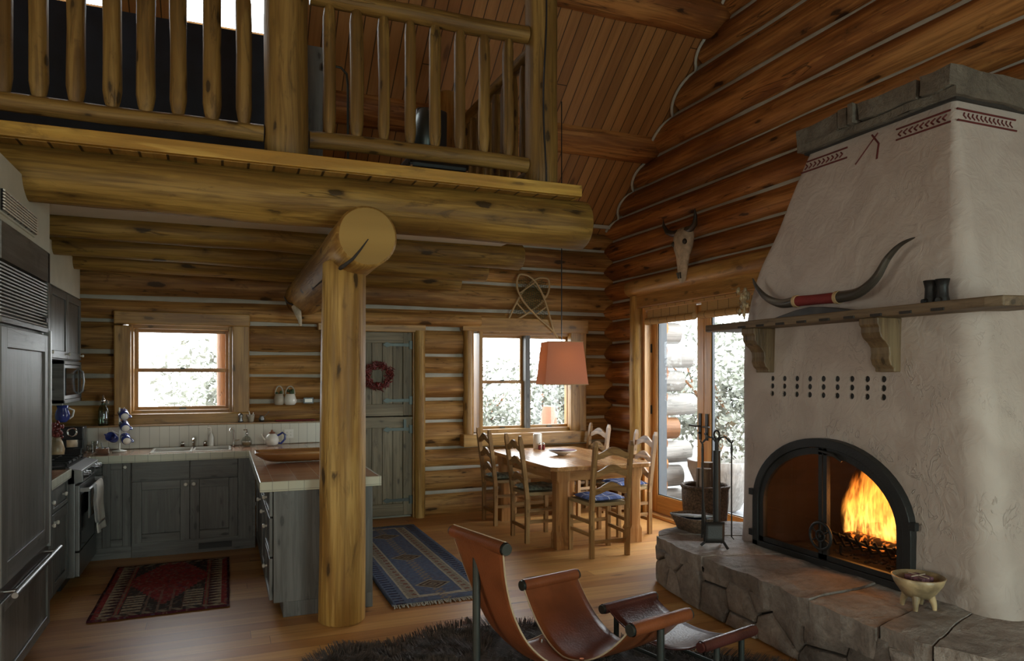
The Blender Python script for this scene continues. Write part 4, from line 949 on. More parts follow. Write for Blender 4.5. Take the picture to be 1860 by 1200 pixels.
m = MB(); m.box(-1.565, .95, 7.535, 7.77, .902, 1.108); m.build('tile_face', 'tile_white', bs, bevel=.006)
m = MB(); m.box(-1.565, .955, 7.545, 7.775, 1.108, 1.12); m.build('ledge', 'chair', bs)
oz = thing('wall_outlet', 'cream outlet plate on the backsplash tiles near the log post', 'outlet', (.62, 7.53, .99))
m = MB(); m.box(.58, .67, 7.529, 7.534, .955, 1.045); m.build('plate', 'white', oz, bevel=.002)
m = MB()
for xx in (.607, .643):
    for zz in (.985, 1.015): m.box(xx-.006, xx+.006, 7.5275, 7.530, zz-.004, zz+.004)
m.build('socket', 'tile_edge', oz)
sn = thing('sink', 'white enamel double basin sink set in the tiled worktop', 'sink', (-.26, 7.23, .74))
m = MB()
def basin(m, x0, x1, y0, y1):
    zt, zb = .912, .76; t = .02
    m.box(x0, x1, y0, y0+t, zb, zt); m.box(x0, x1, y1-t, y1, zb, zt); m.box(x0, x0+t, y0+t, y1-t, zb, zt); m.box(x1-t, x1, y0+t, y1-t, zb, zt); m.box(x0, x1, y0, y1, zb-.012, zb)
basin(m, SX0+.004, -.255, SY0+.004, SY1-.004); basin(m, -.253, SX1-.004, SY0+.004, SY1-.004)
m.build('basin', 'white', sn, bevel=.006)
fc = thing('water_tap', 'small curved white and chrome tap behind the sink', 'tap', tuple(PZ(424, 808, .9)))
p = PZ(424, 806, .905); p.y = 7.475
m = MB(); m.lathe([(.018, 0), (.018, .01), (.009, .02)], (p.x, p.y, .902), 12); m.tube([(p.x, p.y, .91), (p.x, p.y, 1.05), (p.x-.012, p.y-.02, 1.075), (p.x-.03, p.y-.05, 1.07), (p.x-.035, p.y-.06, 1.04)], .008, n=10); m.build('spout', 'chrome', fc)
m = MB(); m.tube([(p.x+.01, p.y, .95), (p.x+.05, p.y, .96)], .005, n=8); m.build('handle', 'chrome', fc)
fc = thing('water_tap', 'low chrome mixer tap with two handles in the middle of the sink', 'tap', (-.255, 7.48, .902))
m = MB(); m.tube([(-.255, 7.485, .905), (-.255, 7.485, .97), (-.255, 7.45, 1.0), (-.255, 7.33, .985), (-.255, 7.31, .965)], .011, n=10); m.build('spout', 'chrome', fc)
for s_ in (-1, 1):
    m = MB(); m.lathe([(.018, 0), (.015, .03), (.02, .04), (.012, .055), (0, .056)], (-.255+.1*s_, 7.485, .902), 12); m.build('handle', 'chrome', fc)

def lathed(name, label, cat, prof, loc, mat, n=18, group=None):
    m = MB(); m.lathe(prof, loc, n); return tag(m.build(name, mat, origin=loc), label, cat, group)
# things on the worktop
p = (ux(383, 7.47), 7.46, .902)
sp = thing('soap_dispenser', 'white pump soap dispenser behind the sink', 'soap dispenser', p)
m = MB(); m.lathe([(.026, 0), (.028, .01), (.027, .09), (.018, .12), (.010, .13), (.010, .15)], p, 14); m.build('bottle', 'white', sp)
m = MB(); m.tube([(p[0], p[1], 1.05), (p[0], p[1], 1.085), (p[0]-.03, p[1]-.01, 1.088)], .006, n=8); m.build('pump', 'white', sp)
p = (ux(448, 7.40), 7.40, .902)
sp = thing('glass_soap_bottle', 'round clear glass bottle with pump beside the curved tap', 'bottle', p)
m = MB(); m.lathe([(.03, 0), (.048, .02), (.05, .05), (.035, .085), (.012, .10), (.012, .115)], p, 16); m.build('bottle', 'clear_glass', sp)
m = MB(); m.lathe([(.028, .005), (.042, .02), (.044, .045), (0, .046)], p, 14); m.build('liquid', 'ceramic', sp)
m = MB(); m.lathe([(.014, .115), (.014, .13), (.006, .14), (.006, .165), (0, .166)], p, 10); m.tube([(p[0], p[1], 1.06), (p[0]-.03, p[1]-.01, 1.062)], .005, n=6); m.build('pump', 'chrome', sp)
p = Vector((ux(494, 7.36), 7.36, .902))
jg = thing('teapot', 'rounded white and blue ceramic teapot beside the wooden trough', 'teapot', p)
m = MB(); m.lathe([(.035, 0), (.058, .015), (.066, .05), (.058, .09), (.034, .115), (.03, .12)], p, 18); m.build('body', 'white', jg)
m = MB(); m.tube([p+Vector((.05, 0, .095)), p+Vector((.10, 0, .125)), p+Vector((.125, 0, .10)), p+Vector((.12, 0, .06)), p+Vector((.085, 0, .02)), p+Vector((.055, 0, .025))], .010, n=10); m.build('handle', 'blue', jg)
m = MB(); m.tube([p+Vector((-.05, 0, .045)), p+Vector((-.085, 0, .08)), p+Vector((-.10, 0, .115))], [.015, .010, .007], n=10); m.build('spout', 'white', jg)
m = MB(); m.lathe([(.033, .118), (.03, .128), (.01, .14), (.012, .15), (0, .158)], p, 14); m.build('lid', 'terracotta', jg)
# carved wooden trough
tr = MB()
def trough(u, v):
    a = (u-.5)*2; th = v*PI
    L = .36; w_ = .14*(1-.25*abs(a)**3)
    x = L*a; y = -w_*math.cos(th); dpt = .085*(1-.85*abs(a)**6)
    return (.60+x*1.0, 5.95+y, .905+.088-dpt*math.sin(th)*.95)
tr.grid(trough, 18, 14, cof=lambda u, v: (u*.7, v*.3, 0)); o = tr.build('wooden_trough', 'dough', None, solid=.018, origin=(.6, 5.95, .905)); tag(o, 'long carved wooden trough lying on the tiled peninsula', 'bowl')
o.location.x += .0
# ledge items
LZ = 1.121
def ledge(u): return (ux(u, 7.66), 7.66, LZ)
p = ledge(188)
sp = thing('siphon_bottle', 'green glass soda siphon standing on the backsplash ledge', 'bottle', p)
m = MB(); m.lathe([(.042, 0), (.045, .015), (.045, .14), (.035, .175), (.018, .20), (.016, .215)], p, 14); m.build('bottle', 'bottle_glass', sp)
m = MB(); m.lathe([(.02, .21), (.02, .245), (.010, .255), (.008, .285), (0, .29)], p, 10); m.tube([(p[0], p[1], p[2]+.24), (p[0]+.035, p[1], p[2]+.235), (p[0]+.04, p[1], p[2]+.205)], .005, n=8); m.build('siphon_head', 'chrome', sp)
for u_, lab, mt, pr in ((437, 'small pewter pepper mill on the ledge next to the window casing', 'steel', [(.02, 0), (.024, .01), (.014, .035), (.02, .055), (.022, .075), (.012, .085), (0, .095)]),
                    (456, 'cream cup holding small utensils on the ledge', 'stoneware', [(.02, 0), (.026, .01), (.034, .06), (.035, .075), (.03, .075), (.028, .02), (0, .018)]),
                    (475, 'small round pewter creamer on the ledge', 'steel', [(.016, 0), (.028, .012), (.03, .03), (.018, .05), (.02, .062), (0, .064)])):
    p = ledge(u_)
    if u_ == 456:
        g = thing('utensil_cup', lab, 'cup', p); m = MB(); m.lathe(pr, p, 16); m.build('cup', mt, g)
        m = MB(); m.tube([(p[0], p[1], p[2]+.03), (p[0]-.02, p[1], p[2]+.11)], .004, n=6); m.tube([(p[0]+.01, p[1], p[2]+.03), (p[0]+.022, p[1], p[2]+.095)], .005, n=6); m.build('utensils', 'white', g)
    elif u_ == 437: lathed('pepper_mill', lab, 'pepper mill', pr, p, mt)
    else:
        g = thing('creamer', lab, 'jug', p); m = MB(); m.lathe(pr, p, 16); m.build('body', mt, g)
        m = MB(); m.tube([(p[0]+.02, p[1], p[2]+.045), (p[0]+.06, p[1], p[2]+.085), (p[0]+.072, p[1], p[2]+.10)], [.003, .003, .008], n=6); m.build('handle', mt, g)
bx = box1('knife_rack', 'red_wrap', ux(500, 7.7), ux(572, 7.7), 7.65, 7.72, LZ+.0, LZ+.012, bevel=.003); tag(bx, 'dark red flat tray lying on the backsplash ledge', 'tray')
# wall pockets and outlet on the log wall
for u_, dz, lab in ((507, 0, 'slimmer grey ceramic wall pocket with a loop handle on the kitchen logs'), (527, .01, 'plump white ceramic wall pocket holding a plant on the kitchen logs')):
    p = Vector((ux(u_, 7.74), 7.735, vz(u_, 735, 7.74)))
    g = thing('wall_pocket', lab, 'wall pocket', p, 'ceramic wall pockets'); k = 1.0 if dz else .85
    m = MB(); m.lathe([(.045*k, 0), (.062*k, .02), (.066*k, .05), (.05*k, .10), (.042*k, .115)], p, 18); m.build('pot', 'stoneware' if not dz else 'white', g)
    m = MB(); m.tube([p+Vector((.046*k*math.cos(a), 0, .11+.085*math.sin(a))) for a in [PI*i/10 for i in range(11)]], .007, n=8); m.build('handle', 'stoneware', g)
    m = MB()
    for i in range(12 if dz else 4):
        a = R.random()*6.3; q = p+Vector((.025*math.cos(a), .02*math.sin(a)-.01, .11+R.random()*.04)); m.ball(q, (.014, .014, .02), 6)
    m.build('plant', 'leafdark', g)
ow = thing('wall_outlet', 'small dark edged outlet on the log wall near the wall pockets', 'outlet', (ux(560, 7.76), 7.76, vz(560, 727, 7.76)))
p = ow.location; m = MB(); m.box(p.x-.05, p.x+.05, p.y-.02, p.y+.03, p.z-.03, p.z+.03); m.build('box', 'blackplastic', ow); m = MB(); m.box(p.x-.038, p.x+.038, p.y-.025, p.y-.018, p.z-.018, p.z+.018); m.build('plate', 'white', ow)
# espresso machine
p = Vector((-1.24, 7.28, .902)); e = thing('espresso_machine', 'black capsule coffee machine in the worktop corner', 'coffee machine', p)
m = MB(); m.box(p.x-.10, p.x+.10, p.y-.0, p.y+.16, p.z, p.z+.235); m.build('body', 'blackplastic', e, bevel=.012)
m = MB(); m.box(p.x-.10, p.x+.10, p.y-.11, p.y, p.z, p.z+.05); m.build('drip_tray', 'blackplastic', e, bevel=.008)
m = MB(); m.box(p.x-.10, p.x+.10, p.y-.02, p.y+.01, p.z+.12, p.z+.235, ); m.build('head', 'blackplastic', e, bevel=.01)
m = MB(); m.box(p.x-.03, p.x+.06, p.y-.026, p.y-.002, p.z+.055, p.z+.125); m.build('front_plate', 'chrome', e, bevel=.003)
m = MB(); m.tube([p+Vector((.015+.035*math.cos(a), -.03, .19+.035*math.sin(a))) for a in [2*PI*i/16 for i in range(17)]], .009, n=8, caps=False); m.build('lever', 'chrome', e)
# mug tree and mugs
p = Vector((ux(217, 7.30), 7.30, .902)); g = thing('mug_tree', 'white metal mug stand at the bend of the worktop', 'mug stand', p)
m = MB(); m.lathe([(.06, 0), (.06, .01), (.01, .02)], p, 16); m.tube([p+Vector((0, 0, .01)), p+Vector((0, 0, .40))], .007, n=8); m.build('stand', 'white', g)
hooks = [(-.055, .0, .13, 'lowest cobalt blue mug hanging on the side of the stand toward the coffee machine'), (.055, -.01, .115, 'lowest cobalt blue mug hanging on the window side of the mug stand'), (.045, -.01, .23, 'cobalt blue mug hanging at middle height on the mug stand'), (.035, .02, .335, 'topmost blue mug hanging on the mug stand')]
m = MB()
for dx, dy, dz, _ in hooks: m.tube([p+Vector((0, 0, dz+.03)), p+Vector((dx*.8, dy, dz+.05)), p+Vector((dx*1.1, dy, dz+.065))], .004, n=6)
m.build('hooks', 'white', g)
mug0 = None
for dx, dy, dz, lab in hooks:
    if mug0 is None:
        mug0 = thing('mug', lab, 'mug', (0, 0, 0), 'blue mugs on the mug stand')
        m = MB(); m.lathe([(.0, -.045), (.036, -.045), (.040, -.03), (.042, .045), (.038, .045), (.036, -.035), (0, -.037)], (0, 0, 0), 18); m.build('cup', 'blue', mug0)
        m = MB(); m.lathe([(0, -.0462), (.033, -.0462), (.033, -.0455)], (0, 0, 0), 16); m.build('foot', 'white', mug0)
        m = MB(); m.tube([(.040, 0, .028), (.062, 0, .024), (.068, 0, 0), (.06, 0, -.02), (.040, 0, -.024)], .006, n=8); m.build('handle', 'blue', mug0)
        q = mug0
    else: q = copy_tree(mug0)
    q['label'] = lab; s_ = 1 if dx > 0 else -1
    q.location = p+Vector((dx, dy-.02, dz)); q.rotation_euler = (math.radians(-68), math.radians(20*s_), math.radians(25*s_+ (180 if s_ < 0 else 0)))
p = (ux(187, 7.18), 7.16, .902)
g = thing('saucepan', 'small polished metal pot beside the mug stand', 'pot', p); m = MB(); m.lathe([(.05, 0), (.055, .005), (.055, .05), (.058, .054), (.052, .052), (.05, .01), (0, .008)], p, 20); m.build('pot', 'chrome', g); m = MB(); m.lathe([(.012, .035), (0, .08)], (p[0]-.0, p[1], p[2]), 8); m.tube([(p[0], p[1]-.02, .91), (p[0]-.01, p[1], 1.0)], .004, n=6); m.build('spoon', 'steel', g)
for k, (u_, lab) in enumerate(((163, 'short clear glass beside the coffee machine'), (172, 'taller clear glass beside the metal pot'))):
    p = (ux(u_, 7.32), 7.32, .902); lathed('drinking_glass', lab, 'glass', [(.022, 0), (.026, .07+.03*k), (.024, .07+.03*k), (.02, .005), (0, .005)], p, 'clear_glass', 14)
p = (ux(103, 6.97)-.0, 6.97, .902)
g = thing('flower_vase', 'blue and white ceramic vase with dried red berries beside the refrigerator', 'vase', p)
m = MB(); m.lathe([(.04, 0), (.055, .02), (.06, .07), (.045, .13), (.03, .16), (.034, .17)], p, 18); m.build('vase', 'ceramic', g)
m = MB()
for i in range(40):
    a = R.random()*6.28; r_ = .01+.035*R.random(); z = .17+R.random()*.13; m.ball((p[0]+r_*math.cos(a), p[1]+r_*math.sin(a), p[2]+z), .014, 6)
m.build('berries', 'chili', g)
p = (p[0]+.015, 7.12, 1.19)
g = thing('hanging_jug', 'blue and white jug hanging under the microwave cabinet', 'jug', p)
m = MB(); m.lathe([(.03, 0), (.055, .03), (.058, .07), (.04, .12), (.045, .145)], p, 18); m.build('body', 'blue', g)
m = MB(); m.tube([(p[0]+.045, p[1], p[2]+.12), (p[0]+.085, p[1], p[2]+.10), (p[0]+.075, p[1], p[2]+.05), (p[0]+.05, p[1], p[2]+.03)], .008, n=8); m.tube([(p[0], p[1], p[2]+.14), (p[0], p[1], p[2]+.175)], .004, n=6); m.build('handle', 'white', g)
# wreath on the dutch door
wc = Vector((ux(686, 7.78), 7.79, vz(686, 682, 7.79))); m = MB()
for i in range(330):
    a = R.random()*2*PI; rr = .125+R.gauss(0, .018); dpt = -.02-.05*R.random(); da = a+R.choice((-1, 1))*R.uniform(.3, 1.3)
    c = wc+Vector((rr*math.cos(a), dpt, rr*math.sin(a))); d = Vector((math.cos(da+PI/2*0), R.uniform(-.5, .1), math.sin(da)))*.028
    m.tube([c-d, c, c+d], [.004, .008, .002], n=5, caps=False)
wr = thing('chili_wreath', 'round wreath of dark red dried chilies on the dutch door', 'wreath', wc); m.build('chilies', 'chili', wr)
m = MB(); m.tube([wc+Vector((.125*math.cos(a), -.005, .125*math.sin(a))) for a in [2*PI*i/20 for i in range(21)]], .012, n=6, caps=False); m.build('ring', 'leafdark', wr)
# small skull and key ring at the end of the cross log
p = PY(560, 562, 7.50)
g = thing('small_skull', 'small pale horned skull hanging at the far end of the big cross log', 'skull', p)
p = Vector((.66, 7.35, 2.28))
m = MB(); m.tube([p, p+Vector((.03, -.03, -.06)), p+Vector((.05, -.05, -.14)), p+Vector((.055, -.05, -.20))], [.03, .038, .022, .014], n=10); m.build('skull_bone', 'bone', g)
m = MB(); m.tube([p+Vector((-.01, 0, .01)), p+Vector((-.07, -.02, .03)), p+Vector((-.10, -.03, .09))], [.012, .010, .004], n=8); m.tube([p+Vector((.02, -.01, .01)), p+Vector((.10, -.05, .0)), p+Vector((.16, -.06, .06))], [.012, .010, .004], n=8); m.build('horn', 'horn_dark', g)
g.location = p; 
for c in g.children:
    for v in c.data.vertices: v.co += Vector(BASE[g.name])-p

# rugs
def rug(name, label, x0, x1, y0, y1, kind, skew=(0, 0), fringe=False):
    w_, l = x1-x0, y1-y0; m = MB(); MT['rug_'+kind] = rug_mat('rug_'+kind, w_, l, kind)
    nx, ny = 30, 60
    def fn(u, v): return (x0+w_*u+skew[0]*(v)+.006*noise.noise(Vector((v*6, 1, 1)))*(1 if u in (0, 1) else 0), y0+l*v+skew[1]*u+.005*noise.noise(Vector((u*8, 3, 1))), .010+.004*noise.noise(Vector((u*5, v*8, 1))))
    m.grid(fn, nx, ny, cof=lambda u, v: (u*w_, v*l, 0))
    r_ = thing(name, label, 'rug', ((x0+x1)/2, (y0+y1)/2, 0)); m.build('woven_field', 'rug_'+kind, r_, solid=.012)
    if fringe:
        for v, d in ((0, -1), (1, 1)):
            m = MB()
            for i in range(75):
                u = (i+.5)/75; p = Vector(fn(u, v)); p.z = .012; q = p+Vector((R.uniform(-.015, .015), d*R.uniform(.035, .06), -.006)); m.tube([p, (p+q)/2+Vector((R.uniform(-.004, .004), 0, .002)), q], .0042, n=4)
            m.build('fringe', 'chink', r_)
    return r_
rug('red_rug', 'red and black patterned wool rug on the kitchen floor', -.81, .045, 5.25, 6.63, 'red', skew=(.01, .02))
rug('blue_rug', 'long blue flatweave rug with cream borders leading to the dutch door', 1.08, 1.87, 4.83, 7.36, 'blue', skew=(.005, 0), fringe=True)

# ============================================================ DINING CORNER
tb = thing('dining_table', 'heavy honey pine dining table on thick square legs', 'table', (3.28, 6.6, 0))
tx0, tx1, ty0, ty1, TZ = 2.74, 3.80, 5.75, 7.42, .765
m = MB(); c_ = .05
P = [(tx0+c_, ty0), (tx1-c_, ty0), (tx1, ty0+c_), (tx1, ty1-c_), (tx1-c_, ty1), (tx0+c_, ty1), (tx0, ty1-c_), (tx0, ty0+c_)]
m.prism(P, lambda p, q, t: (p, q, t), TZ-.042, TZ, grain='b'); m.build('tabletop', 'table', tb, bevel=.008)
m = MB(); m.box(tx0+.12, tx1-.12, ty0+.10, ty0+.13, TZ-.145, TZ-.043); m.box(tx0+.12, tx1-.12, ty1-.13, ty1-.10, TZ-.145, TZ-.043); m.box(tx0+.10, tx0+.13, ty0+.12, ty1-.12, TZ-.145, TZ-.043); m.box(tx1-.13, tx1-.10, ty0+.12, ty1-.12, TZ-.145, TZ-.043); m.build('apron', 'table', tb, bevel=.003)
for x in (tx0+.145, tx1-.145):
    for y in (ty0+.145, ty1-.145):
        m = MB(); a, c2 = .068, .045
        def oct_(s, ch): return [(-s, -s+ch), (-s+ch, -s), (s-ch, -s), (s, -s+ch), (s, s-ch), (s-ch, s), (-s+ch, s), (-s, s-ch)]
        lv = [(0, a, .006), (.13, a, .006), (.17, a-.004, .022), (.60, a-.004, .022), (.64, a, .006), (TZ-.043, a, .006)]
        vs_ = []; o_ = R.random()*9
        for z, s, chh in lv: vs_ += [(x+p_, y+q_, z) for p_, q_ in oct_(s, chh)]
        fs = [(i*8+k, i*8+(k+1) % 8, (i+1)*8+(k+1) % 8, (i+1)*8+k) for i in range(5) for k in range(8)]+[tuple(range(8))[::-1], tuple(range(40, 48))]
        m.add(vs_, fs, [(v[2]+o_, v[0], v[1]) for v in vs_]); m.build('leg', 'table', tb)
def make_chair(label, grp):
    t = thing('dining_chair', label, 'chair', (0, 0, 0), grp)
    def back(z): return -.185-.075*max(0, (z-.42)/.6)**1.2
    HB = 1.02
    for s in (-1, 1):
        m = MB(); zs_ = [0, .25, .42, .6, .8, .98, HB]; x = s*.178
        for a, b in zip(zs_, zs_[1:]): m.bar((x, back(a), a), (x, back(b), b), .038, .038 if b < HB else .034, up=(0, 1, 0), h1=.038 if b < HB else .022, w1=.038 if b < HB else .022)
        m.build('rear_leg', 'chair', t)
        m = MB(); m.bar((s*.198, .185, 0), (s*.198, .185, .455), .04, .04, up=(0, 1, 0)); m.build('front_leg', 'chair', t, bevel=.003)
    for zc in (.60, .755, .91):
        n = 12; top_ = []; bot = []
        for i in range(n+1):
            u = -1+2*i/n; top_.append((u*.165, zc+.022+.030*math.cos(u*PI)+.010)); bot.append((u*.165, zc-.030+.020*math.cos(u*PI)))
        m = MB(); m.prism(top_+bot[::-1], lambda p, q, tt: (p, back(q)+tt, q), -.009, .009); m.build('back_slat', 'chair', t)
    m = MB(); m.grid(lambda u, v: ((u-.5)*(.36+.06*v), -.19+.40*v, .463-.012*math.sin(PI*u)*math.sin(PI*v)), 8, 8); m.build('rush_seat', 'rush', t, solid=.035, bevel=.008)
    for (a, b) in (((-.178, -.185, .20), (-.198, .185, .20)), ((.178, -.185, .20), (.198, .185, .20)), ((-.178, -.19, .14), (.178, -.19, .14)), ((-.178, -.185, .31), (-.198, .185, .31)), ((.178, -.185, .31), (.198, .185, .31)), ((-.198, .185, .25), (.198, .185, .25))):
        m = MB(); m.bar(a, b, .018, .03); m.build('stretcher', 'chair', t)
    return t
def make_cushion(label, mat):
    m = MB()
    def fn(u, v):
        a, b = (u-.5)*2, (v-.5)*2; e = max(0, 1-abs(a)**4)*max(0, 1-abs(b)**4)
        return Vector(((a*.185*(1-.05*b*b)), b*.185*(1-.05*a*a), .028*e**.5+.006*math.cos(a*6)*math.cos(b*6)*e))
    def fb(u, v):
        p = fn(u, v); return Vector((p.x, p.y, -p.z*.6))
    m.grid(fn, 16, 16); m.grid(fb, 16, 16)
    return tag(m.build('seat_cushion', mat, origin=(0, 0, 0)), label, 'cushion', 'seat cushions on the dining chairs')
c0 = make_chair('', 'ladder back chairs round the dining table'); cu = {'plaid': make_cushion('', 'plaid'), 'floral': make_cushion('', 'floral')}; first = {'plaid': 1, 'floral': 1}
for k, (x, y, rz, cm, lab, cl_) in enumerate((
        (3.15, 5.64, 0, 'plaid', 'ladder back chair at the near head of the table, its back toward the room', 'blue plaid cushion on the chair at the near head of the table'),
        (2.86, 6.36, -PI/2, 'floral', 'nearer ladder back chair along the table side facing the french doors', 'grey green cushion on the nearer chair of the side by the dutch door'),
        (2.86, 7.20, -PI/2, 'floral', 'ladder back chair closest to the dutch door, beneath the dining window', 'grey green cushion on the chair closest to the dutch door'),
        (3.80, 6.28, PI/2, 'plaid', 'ladder back chair standing between the table and the french doors', 'blue plaid cushion on the chair between table and french doors'),
        (3.88, 7.36, PI/2+.12, 'plaid', 'pale sunlit ladder back chair in the far corner of the room', 'blue plaid cushion on the pale chair in the far corner'))):
    ch = c0 if k == 0 else copy_tree(c0); ch.location = (x, y, 0); ch.rotation_euler = (0, 0, rz); ch['label'] = lab
    q = cu[cm] if first[cm] else cu[cm].copy()
    if not first[cm]: COL.objects.link(q)
    first[cm] = 0
    q.location = (x, y, .502); q.rotation_euler = (0, 0, rz); q['label'] = cl_
# things on the table
p = Vector(PZ(1021, 826, TZ)); g = thing('fruit_bowl', 'shallow white bowl with dark pattern in the middle of the table', 'bowl', (p.x, p.y, TZ))
m = MB(); m.lathe([(.045, .002), (.05, .006), (.10, .028), (.155, .05), (.15, .054), (.09, .034), (0, .014)], (p.x, p.y, TZ), 28); m.build('bowl', 'white', g)
m = MB(); m.lathe([(.145, .0535), (.120, .046)], (p.x, p.y, TZ), 28); m.lathe([(.085, .0335), (.06, .0265)], (p.x, p.y, TZ), 28); m.build('painted_ring', 'paper', g)
p = Vector(PZ(961, 811, TZ)); lathed('pillar_candle', 'white cylinder candle on the table next to the window', 'candle', [(.05, 0), (.05, .165), (.045, .17), (.006, .165), (.004, .18), (0, .181)], (p.x, min(p.y, 7.3), TZ+.001), 'white', 22)
for u_, lab, dy in ((972, 'salt shaker beside the white candle', 0), (980, 'pepper shaker on the outer side of the salt shaker', .0)):
    p = Vector(PZ(u_, 814, TZ)); p = (p.x, min(p.y, 7.22), TZ+.001); g = thing('shaker', lab, 'shaker', p, 'salt and pepper shakers')
    m = MB(); m.lathe([(.016, 0), (.018, .01), (.015, .05)], p, 12); m.build('jar', 'red_wrap', g)
    m = MB(); m.lathe([(.0165, .05), (.016, .065), (.008, .074), (0, .075)], p, 12); m.build('cap', 'chrome', g)
# pendant lamp
L0 = Vector((3.22, 6.55, 1.50)); w_, h_ = .222, .43
pl = thing('pendant_lamp', 'pinkish orange tapered square pendant lamp over the dining table', 'lamp', L0)
m = MB(); a0 = math.radians(-12.5)
def sq(r, z): return [L0+Vector((r*math.sqrt(2)*math.cos(a0+PI/4+k*PI/2), r*math.sqrt(2)*math.sin(a0+PI/4+k*PI/2), z)) for k in range(4)]
A_, B_ = sq(w_, 0), sq(w_*.80, h_); m.add(A_+B_, [(k, (k+1) % 4, 4+(k+1) % 4, 4+k) for k in range(4)]); m.build('lamp_shade', 'shade', pl, recalc=False)
m = MB()
for r, z in ((w_, 0), (w_*.8, h_)):
    q = sq(r, z)
    for k in range(4): m.tube([q[k], q[(k+1) % 4]], .004, n=6)
for k in (0, 1): m.tube([B_[k], B_[k+2]], .003, n=5)
m.build('wire_frame', 'cream', pl)
zc_ = roofz(L0.y)
m = MB(); m.tube([L0+Vector((0, 0, h_-.06)), L0+Vector((0, 0, 1.2)), Vector((L0.x, L0.y, zc_-.02))], .0055, n=6); m.build('cord', 'blackplastic', pl)
m = MB(); m.tube([L0+Vector((0, 0, h_-.05)), L0+Vector((0, 0, h_-.13))], .02, n=10); m.build('socket', 'gun', pl)
mb, n_, out = nt('warm_bulb'); b = NB(n_); e_ = b('Emission', {'Color': (1, .55, .22, 1), 'Strength': 16.0}); n_.links.new(e_.outputs[0], out.inputs[0]); MT['bulb'] = mb
m = MB(); m.ball(L0+Vector((0, 0, h_-.17)), .032, 12); m.build('bulb', 'bulb', pl)
# snowshoes
def snowshoe(label, c, ang, flip):
    g = thing('snowshoe', label, 'snowshoe', c, 'pair of crossed snowshoes'); ca, sa = math.cos(ang), math.sin(ang)
    def W(x, z, d=0): return c+Vector((x*ca-z*sa, d, x*sa+z*ca))
    WP = [(0, .0), (.12, .028), (.30, .075), (.5, .115), (.66, .132), (.80, .125), (.90, .095), (.965, .05), (1, .0)]
    def wid(t):
        for (a, b), (c_, d) in zip(WP, WP[1:]):
            if a <= t <= c_: return b+(d-b)*(t-a)/(c_-a)
        return 0
    LS = .80
    out = [W(wid(t), -LS/2+LS*t) for t, _ in WP]+[W(-wid(t), -LS/2+LS*t) for t, _ in WP[::-1][1:]]
    out = smoothp(out, 5)
    m = MB(); m.tube(out, .012, n=8); m.tube([W(0, -.39), W(0, -.50)], .014, n=8); m.build('frame', 'cream', g)
    m = MB()
    for z in (-.10, .22): m.tube([W(-wid((z+.4)/.8), z), W(wid((z+.4)/.8), z)], .009, n=6)
    m.build('crossbar', 'cream', g)
    m = MB()
    for k in range(-9, 10):
        for sg in (1, -1):
            pts = [(k*.03+sg*q*.5, q) for q in [-.20+.03*j for j in range(19)]]
            ins = [(x, z) for x, z in pts if abs(x) < wid((z+LS/2)/LS)-.004]
            if len(ins) > 1: m.tube([W(ins[0][0], ins[0][1]), W(ins[-1][0], ins[-1][1])], .0018, n=4)
    m.build('lacing', 'leafdark', g); return g
snowshoe('snowshoe leaning with its tail toward the pendant cord', PY(975, 551, 7.72), math.radians(34), 1)
snowshoe('snowshoe leaning with its tail toward the dutch door', PY(957, 549, 7.75), math.radians(-44), -1)
# cow skull on the gable wall
g = thing('cow_skull', 'pale cow skull with dark horns mounted high on the log wall', 'skull', PX(1248, 450, 4.36))
C_ = PX(1244, 424, 4.36)
m = MB(); prof = [(.0, .09, .055), (-.05, .125, .085), (-.12, .135, .085), (-.20, .12, .08), (-.28, .085, .065), (-.38, .065, .055), (-.47, .055, .045), (-.53, .045, .03), (-.55, .02, .012)]
vs_ = []; n = 18
for z, wy, dx in prof:
    for k in range(n):
        th = 2*PI*k/n; vs_.append(C_+Vector((-dx*math.cos(th)*(1 if math.cos(th) > 0 else .5)+(-.05*(-z)), 1.15*wy*math.sin(th), z+.05)))
fs = [(i*n+k, i*n+(k+1) % n, (i+1)*n+(k+1) % n, (i+1)*n+k) for i in range(len(prof)-1) for k in range(n)]+[tuple(range(n))[::-1], tuple(range((len(prof)-1)*n, len(prof)*n))]
m.add(vs_, fs, None, True); m.build('skull_bone', 'bone', g)
m = MB()
for s in (-1, 1): m.ball(C_+Vector((-.065, s*.092, -.10)), (.03, .026, .032), 10); m.tube([C_+Vector((-.078, s*.022, -.40)), C_+Vector((-.065, s*.018, -.46))], [.012, .008], n=8)
m.build('eye_socket', 'horn_dark', g)
for s in (-1, 1):
    m = MB(); m.tube([C_+Vector((-.03, s*.07, .02)), C_+Vector((-.035, s*.15, .02)), C_+Vector((-.05, s*.23, .05)), C_+Vector((-.07, s*.27, .12)), C_+Vector((-.08, s*.27, .19))], [.035, .034, .028, .018, .004], n=10); m.build('horn', 'horn_dark', g)

